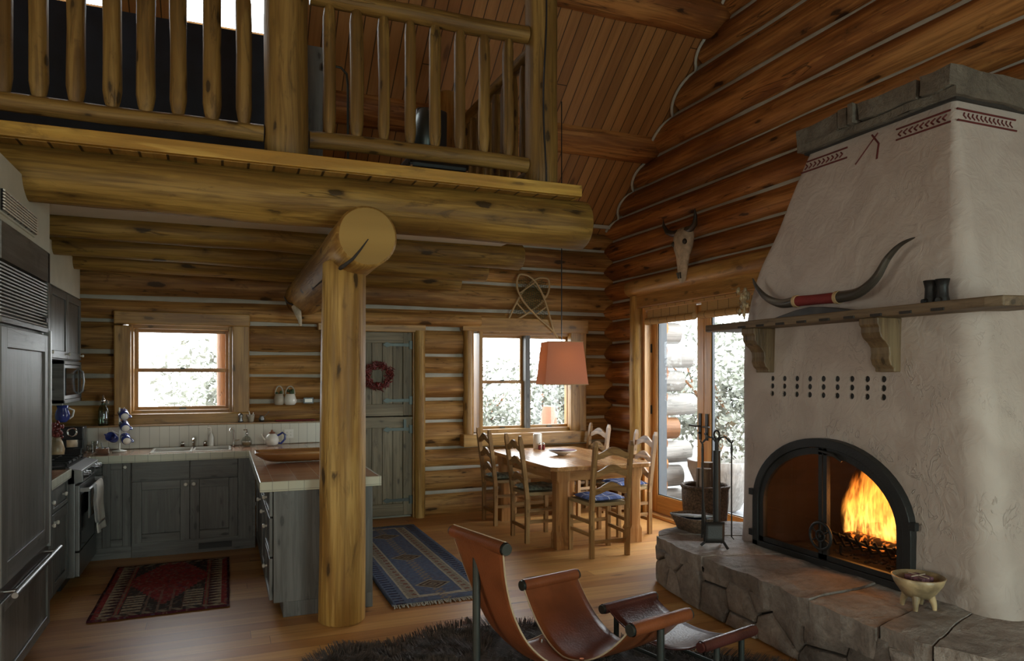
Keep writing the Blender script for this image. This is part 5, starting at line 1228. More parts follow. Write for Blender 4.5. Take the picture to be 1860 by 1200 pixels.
# ============================================================ FIREPLACE
SEC = [(.34, 3.56, 4.32, 2.29, .15), (.55, 3.57, 4.31, 2.35, .14), (1.0, 3.58, 4.31, 2.40, .14), (1.6, 3.59, 4.32, 2.46, .13), (1.95, 3.60, 4.30, 2.50, .12), (2.33, 3.63, 4.19, 2.56, .10), (2.6, 3.69, 4.06, 2.63, .08), (2.9, 3.77, 3.96, 2.71, .05), (3.17, 3.86, 3.88, 2.79, .03)]
def sec(z):
    z = max(SEC[0][0], min(SEC[-1][0], z))
    for i, (a, b) in enumerate(zip(SEC, SEC[1:])):
        if a[0] <= z <= b[0]:
            t = (z-a[0])/(b[0]-a[0]); P0 = SEC[max(0, i-1)]; P3 = SEC[min(len(SEC)-1, i+2)]
            r = []
            for k in range(1, 5):
                h = (b[0]-a[0]); m1 = (b[k]-P0[k])/max(1e-6, b[0]-P0[0])*h; m2 = (P3[k]-a[k])/max(1e-6, P3[0]-a[0])*h
                t2, t3 = t*t, t*t*t; r.append((2*t3-3*t2+1)*a[k]+(t3-2*t2+t)*m1+(-2*t3+3*t2)*b[k]+(t3-t2)*m2)
            return r
    return SEC[-1][1:]
YA, AW, AZ0, AZS, AZT = 3.44, .61, .388, .70, 1.165     # arch: centre, half width, sill, spring, top
def arch(w_, zs_, zt_, z0_, n=28):
    P = [(YA+w_, z0_)]
    for i in range(n+1):
        a = PI*i/n; P.append((YA+w_*math.cos(a), zs_+(zt_-zs_)*math.sin(a)))
    P.append((YA-w_, z0_)); return P
fp = thing('fireplace', 'white plastered tapering fireplace with a burning arched firebox', 'fireplace', (4.0, 3.36, 0))
m = MB(); nz_ = 56; rings = []
for j in range(nz_+1):
    z = .02 if j == 0 else .34+(3.17-.34)*(j-1)/(nz_-1)
    X, yl, yr, r = sec(z); ring_ = [(4.55, yr, z)]
    ns = 8
    for i in range(ns+1): a = PI/2*i/ns; ring_.append((X+r-r*math.sin(a), yr+r-r*math.cos(a), z))
    for i in range(1, 16): ring_.append((X, yr+r+(yl-yr-2*r)*i/16, z))
    for i in range(ns+1): a = PI/2*i/ns; ring_.append((X+r-r*math.cos(a), yl-r+r*math.sin(a), z))
    ring_.append((4.55, yl, z)); rings.append(ring_)
vs_ = []
nr = len(rings[0])
for rg_ in rings:
    for k, p in enumerate(rg_):
        p = Vector(p)
        if 0 < k < nr-1: p += Vector((.006, .006, 0))*noise.noise(p*2.6)
        vs_.append(p)
fs = [(i*nr+k, i*nr+(k+1) % nr, (i+1)*nr+(k+1) % nr, (i+1)*nr+k) for i in range(nz_) for k in range(nr)]+[tuple(range(nr))[::-1], tuple(range(nz_*nr, (nz_+1)*nr))]
m.add(vs_, fs, None, True); body = m.build('plaster_body', 'plaster', fp)
cut = MB(); cut.prism(arch(AW, AZS, AZT, AZ0), lambda p, q, t: (t, p, q), 3.3, 4.32)
VENT = []
for k in range(9):
    for j in range(3): VENT.append((3.94-.1135*k, 1.573-.053*j))
cb = cut.build('cutter', 'mortar', fp)
mod = body.modifiers.new('b', 'BOOLEAN'); mod.operation = 'DIFFERENCE'; mod.object = cb; mod.solver = 'EXACT'
dg = bpy.context.evaluated_depsgraph_get(); nm = bpy.data.meshes.new_from_object(body.evaluated_get(dg))
body.modifiers.clear(); body.data = nm; bpy.data.objects.remove(cb)
v2 = MB()
for (y, z) in VENT: v2.tube([(3.45, y, z), (3.75, y, z)], .0195, n=14)
cb = v2.build('cutter', 'mortar', fp)
mod = body.modifiers.new('b', 'BOOLEAN'); mod.operation = 'DIFFERENCE'; mod.object = cb; mod.solver = 'EXACT'
dg = bpy.context.evaluated_depsgraph_get(); dg.update(); nm = bpy.data.meshes.new_from_object(body.evaluated_get(dg))
body.modifiers.clear(); body.data = nm; bpy.data.objects.remove(cb)
body.data.set_sharp_from_angle(angle=math.radians(32))
# firebrick lining
m = MB(); P = arch(AW-.008, AZS, AZT-.008, AZ0+.004); n = len(P); x0, x1 = 3.63, 4.30
vs_ = [(x0, p, q) for p, q in P]+[(x1, YA+(p-YA)*.82, q if q < .7 else .7+(q-.7)*.9) for p, q in P]
m.add(vs_, [(i, (i+1) % n, n+(i+1) % n, n+i) for i in range(n)]+[tuple(range(n, 2*n))]); m.build('firebox_lining', 'brick', fp, recalc=False)
# black discs stand in for the shade inside the vent holes
for (y, z) in VENT: m = MB(); m.tube([(3.599, y, z), (3.617, y, z)], .0198, n=12); m.build('vent_shade_disc', 'blacksteel', fp)
# painted border
def fx(z): return sec(z)[0]
m = MB()
def surfpt(y, z, e=.0015): return Vector((fx(z)-e+.006*noise.noise(Vector((fx(z), y, z))*2.6)*0, y, z))
def line(y0, y1, z0, z1, w_=.006, n=10): m.tube([surfpt(y0+(y1-y0)*i/n, z0+(z1-z0)*i/n) for i in range(n+1)], w_, n=6, flat=1)
YX = 3.31; zu, zl = 3.105, 3.03
line(3.87, 3.52, zu, zu); line(3.90, 3.50, zl, zl); line(3.13+.02, 2.80, zu, zu); line(3.13, 2.78, zl, zl)
for k in range(9):
    y = 3.86-.038*k; line(y+.012, y-.008, zl+.055, zl+.037, .0048, 2); line(y-.008, y+.012, zl+.037, zl+.018, .0048, 2)
for k in range(9):
    y = 3.12-.036*k; line(y-.016, y+.006, zl+.055, zl+.037, .0048, 2); line(y+.006, y-.016, zl+.037, zl+.018, .0048, 2)
line(YX-.02, YX+.10, 3.13, 2.955, .005); line(YX+.025, YX-.05, 3.13, 3.05, .006); line(YX-.05, YX-.065, 3.05, 2.945, .007)
# return side (facing the window wall)
def sp_(x, z): return Vector((x, sec(z)[2]-.0015, z))
for zz in (zu, zl): m.tube([sp_(fx(zz)+.01+.5*i/10, zz) for i in range(11)], .006, n=6)
for k in range(12):
    x = fx(3.07)+.06+.036*k; m.tube([sp_(x+.014, zl+.055), sp_(x, zl+.037), sp_(x+.014, zl+.018)], .0048, n=5)
m.build('painted_border', 'paint_red', fp)
# stone cap
def stones_box(m, x0, x1, y0, y1, z0, z1, tint):
    n = 4; o = R.random()*50
    def w(p): p = Vector(p); return p+Vector((noise.noise(p*6+Vector((o, 0, 0))), noise.noise(p*6+Vector((0, o, 0))), noise.noise(p*6+Vector((0, 0, o)))))*.016
    for f in range(6):
        def fn(u, v, f=f):
            if f == 0: p = (x0, y0+(y1-y0)*u, z0+(z1-z0)*v)
            if f == 1: p = (x1, y0+(y1-y0)*u, z0+(z1-z0)*v)
            if f == 2: p = (x0+(x1-x0)*u, y0, z0+(z1-z0)*v)
            if f == 3: p = (x0+(x1-x0)*u, y1, z0+(z1-z0)*v)
            if f == 4: p = (x0+(x1-x0)*u, y0+(y1-y0)*v, z0)
            if f == 5: p = (x0+(x1-x0)*u, y0+(y1-y0)*v, z1)
            return w(p)
        m.grid(fn, 8, 5, smooth=False, tint=tint)
yL, yR_ = 3.93, 2.74
m = MB(); stones_box(m, 3.80, 4.46, yR_, yL, 3.172, 3.222, .9); m.build('cap_ledge', 'capstone', fp)
blocks = [(yL, 3.56), (3.55, 3.47), (3.46, 3.41), (3.40, 2.97), (2.96, yR_-.0)]
for a, b in blocks:
    m = MB(); stones_box(m, 3.80-.04*R.random(), 4.44, b+.006, a-.006, 3.226, 3.345+R.uniform(-.012, .014), R.uniform(.85, 1.1)); m.build('cap_stone', 'capstone', fp)
m = MB(); m.box(3.84, 4.45, yR_+.03, yL-.03, 3.16, 3.34); m.build('cap_mortar', 'mortar', fp)
# arched door frame
fd = thing('firescreen_doors', 'black iron arched fireplace doors with a spoked wheel', 'fireplace doors', (3.57, YA, .4))
m = MB(); XA = 3.555
def archband(wo, wi, zto, zti, zso, x0, x1, z0_):
    O = arch(wo, zso, zto, z0_); I = arch(wi, zso, zti, z0_); n = len(O)
    vs_ = [(x0, p, q) for p, q in O]+[(x0, p, q) for p, q in I]+[(x1, p, q) for p, q in O]+[(x1, p, q) for p, q in I]
    fs = []
    for i in range(n-1): fs += [(i, i+1, n+i+1, n+i), (2*n+i+1, 2*n+i, 3*n+i, 3*n+i+1), (i+1, i, 2*n+i, 2*n+i+1), (n+i, n+i+1, 3*n+i+1, 3*n+i)]
    m.add(vs_, fs, None, False)
archband(AW+.025, AW-.03, AZT+.028, AZT-.03, AZS, XA-.03, XA+.06, AZ0-.005)
m.box(XA-.03, XA+.06, YA-AW-.025, YA+AW+.025, AZ0-.005, AZ0+.035); m.build('outer_frame', 'blacksteel', fd, bevel=.004)
for s in (1, -1):
    m = MB(); O = arch(AW-.032, AZS, AZT-.032, AZ0+.038); I = arch(AW-.075, AZS, AZT-.075, AZ0+.038)
    O = [q for q in O if (q[0]-YA)*s >= -.001]; I = [q for q in I if (q[0]-YA)*s >= -.001]; n = min(len(O), len(I)); O, I = O[:n], I[:n]
    x0, x1 = XA-.018, XA+.012
    vs_ = [(x0, p, q) for p, q in O]+[(x0, p, q) for p, q in I]+[(x1, p, q) for p, q in O]+[(x1, p, q) for p, q in I]; fs = []
    for i in range(n-1): fs += [(i, i+1, n+i+1, n+i), (2*n+i+1, 2*n+i, 3*n+i, 3*n+i+1), (i+1, i, 2*n+i, 2*n+i+1), (n+i, n+i+1, 3*n+i+1, 3*n+i)]
    m.add(vs_, fs, None, False)
    m.box(x0, x1, YA+.004*s, YA+.034*s, AZ0+.038, AZT-.035); m.box(x0, x1, YA+.004*s, YA+(AW-.035)*s, AZ0+.038, AZ0+.07); l = m.build('door_leaf', 'blacksteel', fd)
    m = MB(); G = [(p, q) for p, q in I]
    G = [(YA+.03*s, AZ0+.06)]+([q for q in G] if s > 0 else [q for q in G][::-1])+[(YA+.03*s, AZT-.08)]
    if s < 0: G = [(YA-.03, AZ0+.06)]+[q for q in I][::-1]+[(YA-.03, AZT-.08)]
    m.add([(XA, p, q) for p, q in G], [tuple(range(len(G)))]); m.build('pane', 'fire_glass', l)
    m = MB()
    for zz in (.47, .76):
        m.box(XA-.036, XA-.005, YA+(AW+.035)*s-.02, YA+(AW+.035)*s+.02, zz-.022, zz+.022)
    m.build('hinge', 'blacksteel', l)
m = MB(); wcx, wz, wr_ = XA-.035, .575, .085
m.tube([(wcx, YA+wr_*math.cos(a), wz+wr_*math.sin(a)) for a in [2*PI*i/28 for i in range(29)]], .010, n=8, caps=False)
m.tube([(wcx, YA+.035*math.cos(a), wz+.035*math.sin(a)) for a in [2*PI*i/16 for i in range(17)]], .007, n=6, caps=False)
for k in range(6): a = PI/3*k+PI/6; m.tube([(wcx, YA+.03*math.cos(a), wz+.03*math.sin(a)), (wcx, YA+wr_*math.cos(a), wz+wr_*math.sin(a))], .006, n=6)
m.tube([(wcx-.01, YA, wz), (XA, YA, wz)], .012, n=8)
m.tube([(wcx+.005, YA+.02, AZT-.05), (wcx-.01, YA-.10, AZT-.06), (wcx-.005, YA-.17, AZT-.10)], [.008, .010, .006], n=8)
m.build('wheel_latch', 'blacksteel', fd)
# grate, logs, fire
gt = thing('fire_grate', 'black iron grate basket holding the burning logs', 'grate', (3.92, 3.30, .40))
m = MB(); YG = 3.30
for k in range(9):
    y = YG-.28+.07*k; m.tube([(3.74, y, .56), (3.80, y, .47), (4.05, y, .455), (4.12, y, .53)], .009, n=6)
m.tube([(3.77, YG-.31+.62*i/10, .515+.035*abs(i-5)/5) for i in range(11)], .010, n=6); m.tube([(4.08, YG-.31, .50), (4.08, YG+.31, .50)], .010, n=6)
m.build('bars', 'blacksteel', gt)
for x, y in ((3.8, YG-.24), (3.8, YG+.24), (4.05, YG-.24), (4.05, YG+.24)):
    m = MB(); m.tube([(x, y, .405), (x, y, .47)], .010, n=6); m.build('leg', 'blacksteel', gt)
for k, (p, q, r, lab) in enumerate((((3.86, YG-.27, .515), (3.88, YG+.26, .52), .042, 'charred log lying at the front of the fire grate'), ((4.0, YG-.26, .52), (3.98, YG+.27, .515), .045, 'charred log lying at the back of the fire grate'), ((3.90, YG-.24, .59), (3.99, YG+.20, .60), .038, 'charred log lying across the top of the fire'))):
    m = MB(); m.tube(logpts(p, q, .06, .01), r, n=12, amp=.25, freq=8); tag(m.build('burning_log', 'ember'), lab, 'log', 'burning logs in the grate')
m = MB(); m.box(3.70, 4.2, YA-.45, YA+.45, .406, .412)
for i in range(120): m.ball((R.uniform(3.75, 4.15), R.uniform(YG-.35, YG+.35), .413), R.uniform(.006, .018), 5)
tag(m.build('ash_bed', 'mortar', None), 'bed of ash and embers under the grate', 'ash', kind='stuff')
m = MB()
for k in range(46):
    y = YG+.33-.60*R.random(); x = R.uniform(3.84, 4.04); hh = (.60-.62*abs(y-(YG+.04)))*R.uniform(.6, 1.08)*(1.1 if x > 3.9 else .85); w_ = R.uniform(.06, .12); ang = R.uniform(-.45, .45); sd = k*7.3; ph = R.random()*6
    z0_ = R.uniform(.50, .56)
    def fn(u, v, y=y, x=x, hh=hh, w_=w_, ang=ang, ph=ph, z0_=z0_):
        a = (u-.5)*2; wd = w_*(math.sin(PI*min(1, (v*.85+.13)))**.8)*(1-v*.35); sw = .03*math.sin(v*4+ph)*v
        return (x+a*wd*math.sin(ang)+.02*(1-a*a), y+a*wd*math.cos(ang)+sw, z0_+hh*v)
    m.grid(fn, 8, 16, cof=lambda u, v, sd=sd: (v, (u-.5)*2, sd))
tag(m.build('fire_flames', 'flame', None, recalc=False), 'bright orange flames rising from the burning logs', 'fire', kind='stuff')
lt = bpy.data.lights.new('fire_glow', 'POINT'); lt.energy = 5; lt.color = (1, .42, .12); lt.shadow_soft_size = .12
lo_ = bpy.data.objects.new('fire_glow', lt); COL.objects.link(lo_); lo_.location = (3.82, 3.3, .78)

# mantel shelf with corbels
mt = thing('mantel_shelf', 'rough weathered plank mantel shelf on two carved corbels', 'shelf', (3.5, 3.3, 1.94))
m = MB(); P = [(3.42, 4.47), (3.46, 4.50), (3.72, 4.44), (3.74, 4.33), (3.62, 4.30), (3.62, 2.47), (3.74, 2.42), (3.74, 2.22), (3.62, 2.17), (3.40, 2.22), (3.385, 2.3), (3.39, 2.9), (3.395, 3.3), (3.385, 3.9)]
m.prism(P, lambda p, q, t: (p, q, t), 1.925, 1.975, grain='b'); m.build('plank', 'mantel', mt, bevel=.006)
for k in range(9):
    y = 4.02-.185*k; m = MB(); m.box(3.379, 3.40, y-.035, y+.035, 1.926, 1.941); m.build('carved_notch', 'mortar', mt)
for yc in (3.99, 2.985):
    m = MB(); P = [(3.605, 1.924), (3.41, 1.924), (3.41, 1.885), (3.425, 1.87), (3.425, 1.84), (3.44, 1.81), (3.475, 1.785), (3.50, 1.755), (3.505, 1.72), (3.50, 1.69), (3.515, 1.655), (3.54, 1.635), (3.54, 1.615), (3.605, 1.615)]
    m.prism(P, lambda p, q, t: (p, t, q), yc-.065, yc+.065, grain='b'); m.build('corbel', 'weathered', mt, bevel=.006)
# things on the mantel
hn = thing('mounted_longhorns', 'long pair of dark cattle horns joined by a red wrapped middle on the mantel', 'horns', PX(1485, 560, 3.48))
XH = 3.49
def hp(*uv): return [PX(u, v, XH) for u, v in uv]
m = MB(); pts = hp((1447, 547), (1522, 540)); m.tube([pts[0], pts[0].lerp(pts[1], .5), pts[1]], [.034, .032, .034], n=18); m.build('red_wrap', 'red_wrap', hn)
m = MB(); 
for p in pts: m.tube([p+Vector((0, .012, 0)), p-Vector((0, .012, 0))], .040, n=18)
m.build('cream_binding', 'cream', hn)
for uv in (((1446, 547), (1420, 551), (1393, 541), (1375, 522), (1367, 505)), ((1523, 540), (1560, 531), (1590, 506), (1613, 468), (1636, 444), (1662, 431))):
    P = smoothp(hp(*uv)); n = len(P)
    rad_ = [.034*(1-i/(n-1))**.75+.002 for i in range(n)]; k_ = int(n*.58)
    m = MB(); m.tube(P[:k_+1], rad_[:k_+1], n=14, amp=.05); o = m.build('horn', 'horn_mix', hn)
    m = MB(); m.tube(P[k_:], rad_[k_:], n=14, amp=.03); m.build('horn_tip', 'horn_dark', hn)
ydl = PX(1478, 560, 3.49).y; m = MB()
m.prism([(ydl-.34, 1.976), (ydl+.34, 1.976), (ydl+.30, 1.985), (ydl+.12, 2.02), (ydl, 2.031), (ydl-.12, 2.02), (ydl-.30, 1.99)], lambda p, q, t: (t, p, q), 3.455, 3.545); tag(m.build('horn_stand', 'horn_dark', bevel=.004), 'dark low wooden stand under the horns on the mantel', 'stand')
g = thing('figurine', 'small dark glazed double boot figurine on the mantel', 'figurine', PX(1701, 548, 3.52)); p = Vector((3.52, PX(1701, 548, 3.52).y, 1.976))
g.location = p; BASE[g.name] = p
for s in (-1, 1):
    q = p+Vector((0, s*.034, 0)); m = MB(); m.lathe([(.034, 0), (.036, .012), (.029, .04), (.027, .085), (.036, .128), (.03, .128), (.022, .07), (0, .06)], q, 14); m.tube([q+Vector((-.01, 0, .016)), q+Vector((-.05, s*.01, .014))], [.02, .014], n=10); m.build('boot', 'blacksteel', g)
g = thing('cactus_sprig', 'small grey green spiky sprig hanging at the far end of the mantel', 'ornament', PX(1352, 560, 3.50)); p = Vector(g.location)
m = MB()
for i in range(34):
    a = Vector((R.gauss(0, .015), R.gauss(0, .025), R.uniform(-.05, .14))); m.ball(p+a, (.012, .014, .020), 6); m.tube([p+a, p+a+Vector((R.gauss(0, .02), R.gauss(0, .03), R.gauss(0, .03)))], .0025, n=4)
m.tube([p+Vector((0, 0, -.08)), p+Vector((0, 0, .15))], .006, n=6)
m.build('sprig', 'ceramic', g)

# ============================================================ HEARTH
HP = [(4.40, 4.70), (3.95, 4.76), (3.45, 4.79), (3.22, 4.73), (3.10, 4.58), (3.04, 4.30), (3.01, 3.9), (3.0, 3.45), (2.98, 3.05), (2.98, 2.7), (2.98, 2.35), (3.06, 2.12), (3.22, 1.94), (3.5, 1.78), (3.9, 1.68), (4.40, 1.66)]
HV = smoothp([Vector((a, b, 0)) for a, b in HP], 8)
cum = [0]
for a, b in zip(HV, HV[1:]): cum.append(cum[-1]+(b-a).length)
HL = cum[-1]
def hpath(s, out=0.0):
    s = max(0, min(HL, s)); i = 0
    while i < len(cum)-2 and cum[i+1] < s: i += 1
    t = (s-cum[i])/max(1e-6, cum[i+1]-cum[i]); p = HV[i].lerp(HV[i+1], t); d = (HV[min(i+2, len(HV)-1)]-HV[max(i-1, 0)]).normalized()
    nrm = Vector((d.y, -d.x, 0))
    if nrm.dot(p-Vector((4.0, 3.3, 0))) < 0: nrm = -nrm
    return p+nrm*out
def clip(poly, a, b, c):   # keep a*x+b*y<=c
    out = []
    for i in range(len(poly)):
        p, q = poly[i], poly[(i+1) % len(poly)]; dp, dq = a*p[0]+b*p[1]-c, a*q[0]+b*q[1]-c
        if dp <= 0: out.append(p)
        if dp*dq < 0: t = dp/(dp-dq); out.append((p[0]+(q[0]-p[0])*t, p[1]+(q[1]-p[1])*t))
    return out
def shrink(poly, d):
    cx = sum(p[0] for p in poly)/len(poly); cy_ = sum(p[1] for p in poly)/len(poly); out = list(poly); n = len(poly)
    res = poly
    area_ = sum(poly[i][0]*poly[(i+1) % n][1]-poly[(i+1) % n][0]*poly[i][1] for i in range(n)); sg = 1 if area_ > 0 else -1
    for i in range(n):
        p, q = poly[i], poly[(i+1) % n]; dx, dy = q[0]-p[0], q[1]-p[1]; L = math.hypot(dx, dy)
        if L < 1e-6: continue
        a, b = dy/L*sg, -dx/L*sg; res = clip(res, a, b, a*p[0]+b*p[1]-d)
        if len(res) < 3: return []
    return res
hr = thing('stone_hearth', 'raised fieldstone hearth ledge running in front of the fireplace', 'hearth', (3.2, 3.3, 0))
m = MB(); n = len(HV); inner = [Vector(hpath(c_, -.03)) for c_ in cum]
vs_ = [(p.x, p.y, 0.0) for p in inner]+[(p.x, p.y, .30) for p in inner]
m.add(vs_, [(i, i+1, n+i+1, n+i) for i in range(n-1)]+[tuple(range(n, 2*n))]); m.build('mortar_core', 'mortar', hr)
# irregular stones of the front
RH = random.Random(21)
seeds = []
tries = 0
while len(seeds) < 40 and tries < 6000:
    tries += 1; p = (RH.uniform(0, HL), RH.uniform(.0, .33))
    if all(math.hypot((p[0]-q[0])*.75, (p[1]-q[1])*1.0) > .165 for q in seeds): seeds.append(p)
mst = MB()
for i, p in enumerate(seeds):
    poly = [(max(0, p[0]-.5), 0), (min(HL, p[0]+.5), 0), (min(HL, p[0]+.5), .30+.02*math.sin(i)), (max(0, p[0]-.5), .30+.02*math.sin(i))]
    for q in seeds:
        if q is p or abs(q[0]-p[0]) > 1: continue
        a, b = q[0]-p[0], q[1]-p[1]; c_ = (q[0]**2+q[1]**2-p[0]**2-p[1]**2)/2; poly = clip(poly, a, b, c_)
        if len(poly) < 3: break
    if len(poly) < 3: continue
    A_ = shrink(poly, .006); B_ = shrink(poly, .018); C_2 = shrink(poly, .04)
    if len(B_) < 3: continue
    def dense(P, k=5):
        out = []
        for a, b in zip(P, P[1:]+P[:1]):
            for t in range(k): out.append((a[0]+(b[0]-a[0])*t/k, a[1]+(b[1]-a[1])*t/k))
        return out
    cx = sum(q[0] for q in A_)/len(A_); cz = sum(q[1] for q in A_)/len(A_); D = dense(A_); n = len(D); base = RH.uniform(-.004, .016); tl = RH.uniform(-.06, .06); tint = RH.uniform(.62, 1.2)
    vs_ = []
    for f, dpt in ((1.0, -.03), (1.0, .004), (.93, .016), (.7, .022), (.35, .024)):
        for (s_, z) in D:
            ss, zz = cx+(s_-cx)*f, cz+(z-cz)*f; w_ = noise.noise(Vector((ss*9, zz*9, i)))*.008
            q = hpath(ss, base+dpt+tl*(ss-cx)+w_); vs_.append((q.x, q.y, zz))
    fs = [(r*n+k, r*n+(k+1) % n, (r+1)*n+(k+1) % n, (r+1)*n+k) for r in range(4) for k in range(n)]+[tuple(range(4*n, 5*n))]
    mst.add(vs_, fs, None, False, 0, tint)
mst.build('front_stones', 'stone', hr, recalc=False)
# big top slabs
cuts = [0, .75, 1.35, 1.62, 2.05, 2.62, 3.02, 3.45, 3.72, 4.1, HL]
for i, (a, b) in enumerate(zip(cuts, cuts[1:])):
    th = RH.uniform(.08, .15) if i not in (5, 6, 7) else .16; zt = .378+RH.uniform(-.006, .008); tint = RH.uniform(.8, 1.15); oh = RH.uniform(.012, .04)
    N = max(6, int((b-a)/.035)); Mx = 16; m = MB()
    def slab(u, v, a=a, b=b, oh=oh, zt=zt, i=i):
        s_ = a+.006+(b-a-.012)*u; q = hpath(s_, oh+.03*noise.noise(Vector((s_*7, i, 2)))); c = Vector((min(4.42, max(q.x, 3.7)), q.y if q.x < 3.6 else min(4.29, max(2.2, q.y)), 0))
        c = Vector((4.2, 3.3+(q.y-3.3)*(.55 if q.x < 3.3 else .35), 0))
        p = q.lerp(c, v); z = zt+.016*noise.noise(Vector((p.x*4, p.y*4, 3)))+.008*noise.noise(Vector((p.x*13, p.y*13, 3)))
        if v < .03: z -= .006
        return Vector((p.x, p.y, z))
    m.grid(lambda u, v: slab(u, v**1.3), N, Mx, smooth=False, tint=tint)
    def front(u, v, th=th): p = slab(u, 0); p = p+(hpath(0 if 0 else a+(b-a)*u, -.01+.010*noise.noise(Vector((u*8, v*4, i))))-hpath(a+(b-a)*u, 0))*(v**.7 if v > 0 else 0)*.9; return Vector((p.x, p.y, p.z-th*v))
    m.grid(front, N, 4, smooth=False, tint=tint)
    for e in (0, 1): m.grid(lambda u, v, e=e: slab(e, u**1.3)-Vector((0, 0, .07*v)), Mx, 1, smooth=False, tint=tint)
    m.build('top_slab', 'stone', hr, recalc=False)
# ---- things on and by the hearth
HT = .385
def onh(u, v): p = PZ(u, v, HT); return Vector((p.x, p.y, HT))
p = onh(1668, 1103); g = thing('tripod_bowl', 'tan glazed ceramic bowl on little feet standing on the hearth', 'bowl', p)
m = MB(); m.lathe([(.02, .055), (.06, .06), (.085, .085), (.115, .13), (.128, .165), (.122, .168), (.105, .13), (.075, .09), (0, .075)], p, 28); m.build('bowl', 'ceramic', g)
for k in range(4):
    a = PI/2*k+.5; m = MB(); m.tube([p+Vector((.055*math.cos(a), .055*math.sin(a), .075)), p+Vector((.072*math.cos(a), .072*math.sin(a), .03)), p+Vector((.075*math.cos(a), .075*math.sin(a), 0))], [.022, .014, .010], n=10); m.build('foot', 'ceramic', g)
q = p+Vector((0, 0, .118)); bx_ = thing('match_packet', 'purple and brown matchbox packets tied with string in the tripod bowl', 'matchbox', q)
m = MB(); m.box(q.x-.045, q.x+.045, q.y-.06, q.y+.05, q.z, q.z+.022, tint=.8); m.box(q.x-.035, q.x+.05, q.y-.05, q.y+.055, q.z+.023, q.z+.048); m.build('boxes', 'paper', bx_, bevel=.003)
m = MB(); m.tube([(q.x-.05, q.y, q.z+.05), (q.x+.055, q.y+.005, q.z+.05)], .003, n=5); m.tube([(q.x, q.y-.06, q.z+.05), (q.x+.005, q.y+.06, q.z+.05)], .003, n=5); m.build('string', 'string', bx_)
# fire tools
p = onh(1306, 992); p.x -= .02
g = thing('fire_tool_stand', 'black wrought iron fire tool stand with curled arms on the hearth', 'tool stand', p)
m = MB(); m.tube([p+Vector((0, 0, .03)), p+Vector((0, 0, .68))], .026, n=12); m.tube([p+Vector((0, 0, .68)), p+Vector((0, 0, .76))], .014, n=10); m.build('pole', 'blacksteel', g)
m = MB(); m.tube([p+Vector((0, .03*math.cos(a), .79+.03*math.sin(a))) for a in [2*PI*i/14 for i in range(15)]], .007, n=6); m.build('top_ring', 'blacksteel', g)
for k in range(3):
    a = 2*PI*k/3+.6; m = MB(); m.tube([p+Vector((0, 0, .05)), p+Vector((.07*math.cos(a), .07*math.sin(a), .045)), p+Vector((.11*math.cos(a), .11*math.sin(a), .008))], .010, n=6); m.build('foot', 'blacksteel', g)
d_ = Vector((RT.x, RT.y, 0))
for s_ in (-1, 1):
    m = MB(); m.tube([p+Vector((0, 0, .73))+d_*s_*q[0]+Vector((0, 0, q[1])) for q in ((0, 0), (.03, .04), (.06, .045), (.09, .015), (.105, -.0), (.115, .02))], .007, n=6); m.build('arm', 'blacksteel', g)
q0 = p+d_*-.10+Vector((0, 0, .73)); tp = thing('fireplace_shovel', 'black iron shovel hanging from the tool stand', 'shovel', q0)
m = MB(); m.tube([q0, q0+Vector((0, 0, -.05)), q0+Vector((.005, 0, -.60))], [.006, .009, .006], n=8); m.build('shaft', 'blacksteel', tp)
q1 = p+d_*-.0+Vector((-.06, -.06, .19))
m = MB(); m.grid(lambda u, v: q1+d_*((u-.5)*.13)+Vector((-.02*v, -.02*v, -.14*v)), 6, 4); m.build('blade', 'blacksteel', tp, solid=.008)
q0 = p+d_*.105+Vector((0, 0, .73)); tp = thing('fire_poker', 'thin black iron poker hanging from the tool stand toward the fireplace', 'poker', q0)
m = MB(); m.tube([q0, q0+Vector((0, 0, -.04)), q0+Vector((0, 0, -.10)), q0+Vector((0, 0, -.66)), q0+Vector((.02, 0, -.68))], [.005, .010, .005, .005, .003], n=8); m.build('shaft', 'blacksteel', tp)
q0 = p+d_*-.115+Vector((0, -.02, .70)); tp = thing('fire_tongs', 'black iron tongs hanging by the shovel on the tool stand', 'tongs', q0)
m = MB(); m.tube([q0, q0+Vector((.01, 0, -.34)), q0+Vector((.03, 0, -.66))], [.006, .006, .016], n=8); m.tube([q0, q0+Vector((.02, .02, -.34)), q0+Vector((.02, .03, -.64))], .006, n=8); m.build('arms', 'blacksteel', tp)
# flat basket with a magazine
p = onh(1262, 962); g = thing('low_basket', 'shallow flared dark wicker basket on the end of the hearth', 'basket', p)
m = MB()
def rr(s, t, z, k=10):
    out = []
    for i in range(28):
        a = 2*PI*i/28; c, s_ = math.cos(a), math.sin(a); out.append(p+Vector((t*math.copysign(abs(c)**.5, c), s*math.copysign(abs(s_)**.5, s_), z)))
    return out
L_ = [rr(.13, .10, .0), rr(.15, .12, .05), rr(.185, .15, .115), rr(.175, .142, .117), rr(.142, .11, .05), rr(.12, .09, .012)]; vs_ = [q for l in L_ for q in l]; n = 28
m.add(vs_, [(i*n+k, i*n+(k+1) % n, (i+1)*n+(k+1) % n, (i+1)*n+k) for i in range(5) for k in range(n)]+[tuple(range(n))[::-1], tuple(range(5*n, 6*n))], None, True); m.build('basket', 'wicker', g)
bk = MB(); q = p+Vector((0, 0, .075)); bk.box(q.x-.10, q.x+.09, q.y-.13, q.y+.12, q.z, q.z+.022, mat=0); o = bk.build('magazine', 'darkblue', None); tag(o, 'dark covered magazine lying in the shallow basket', 'magazine')
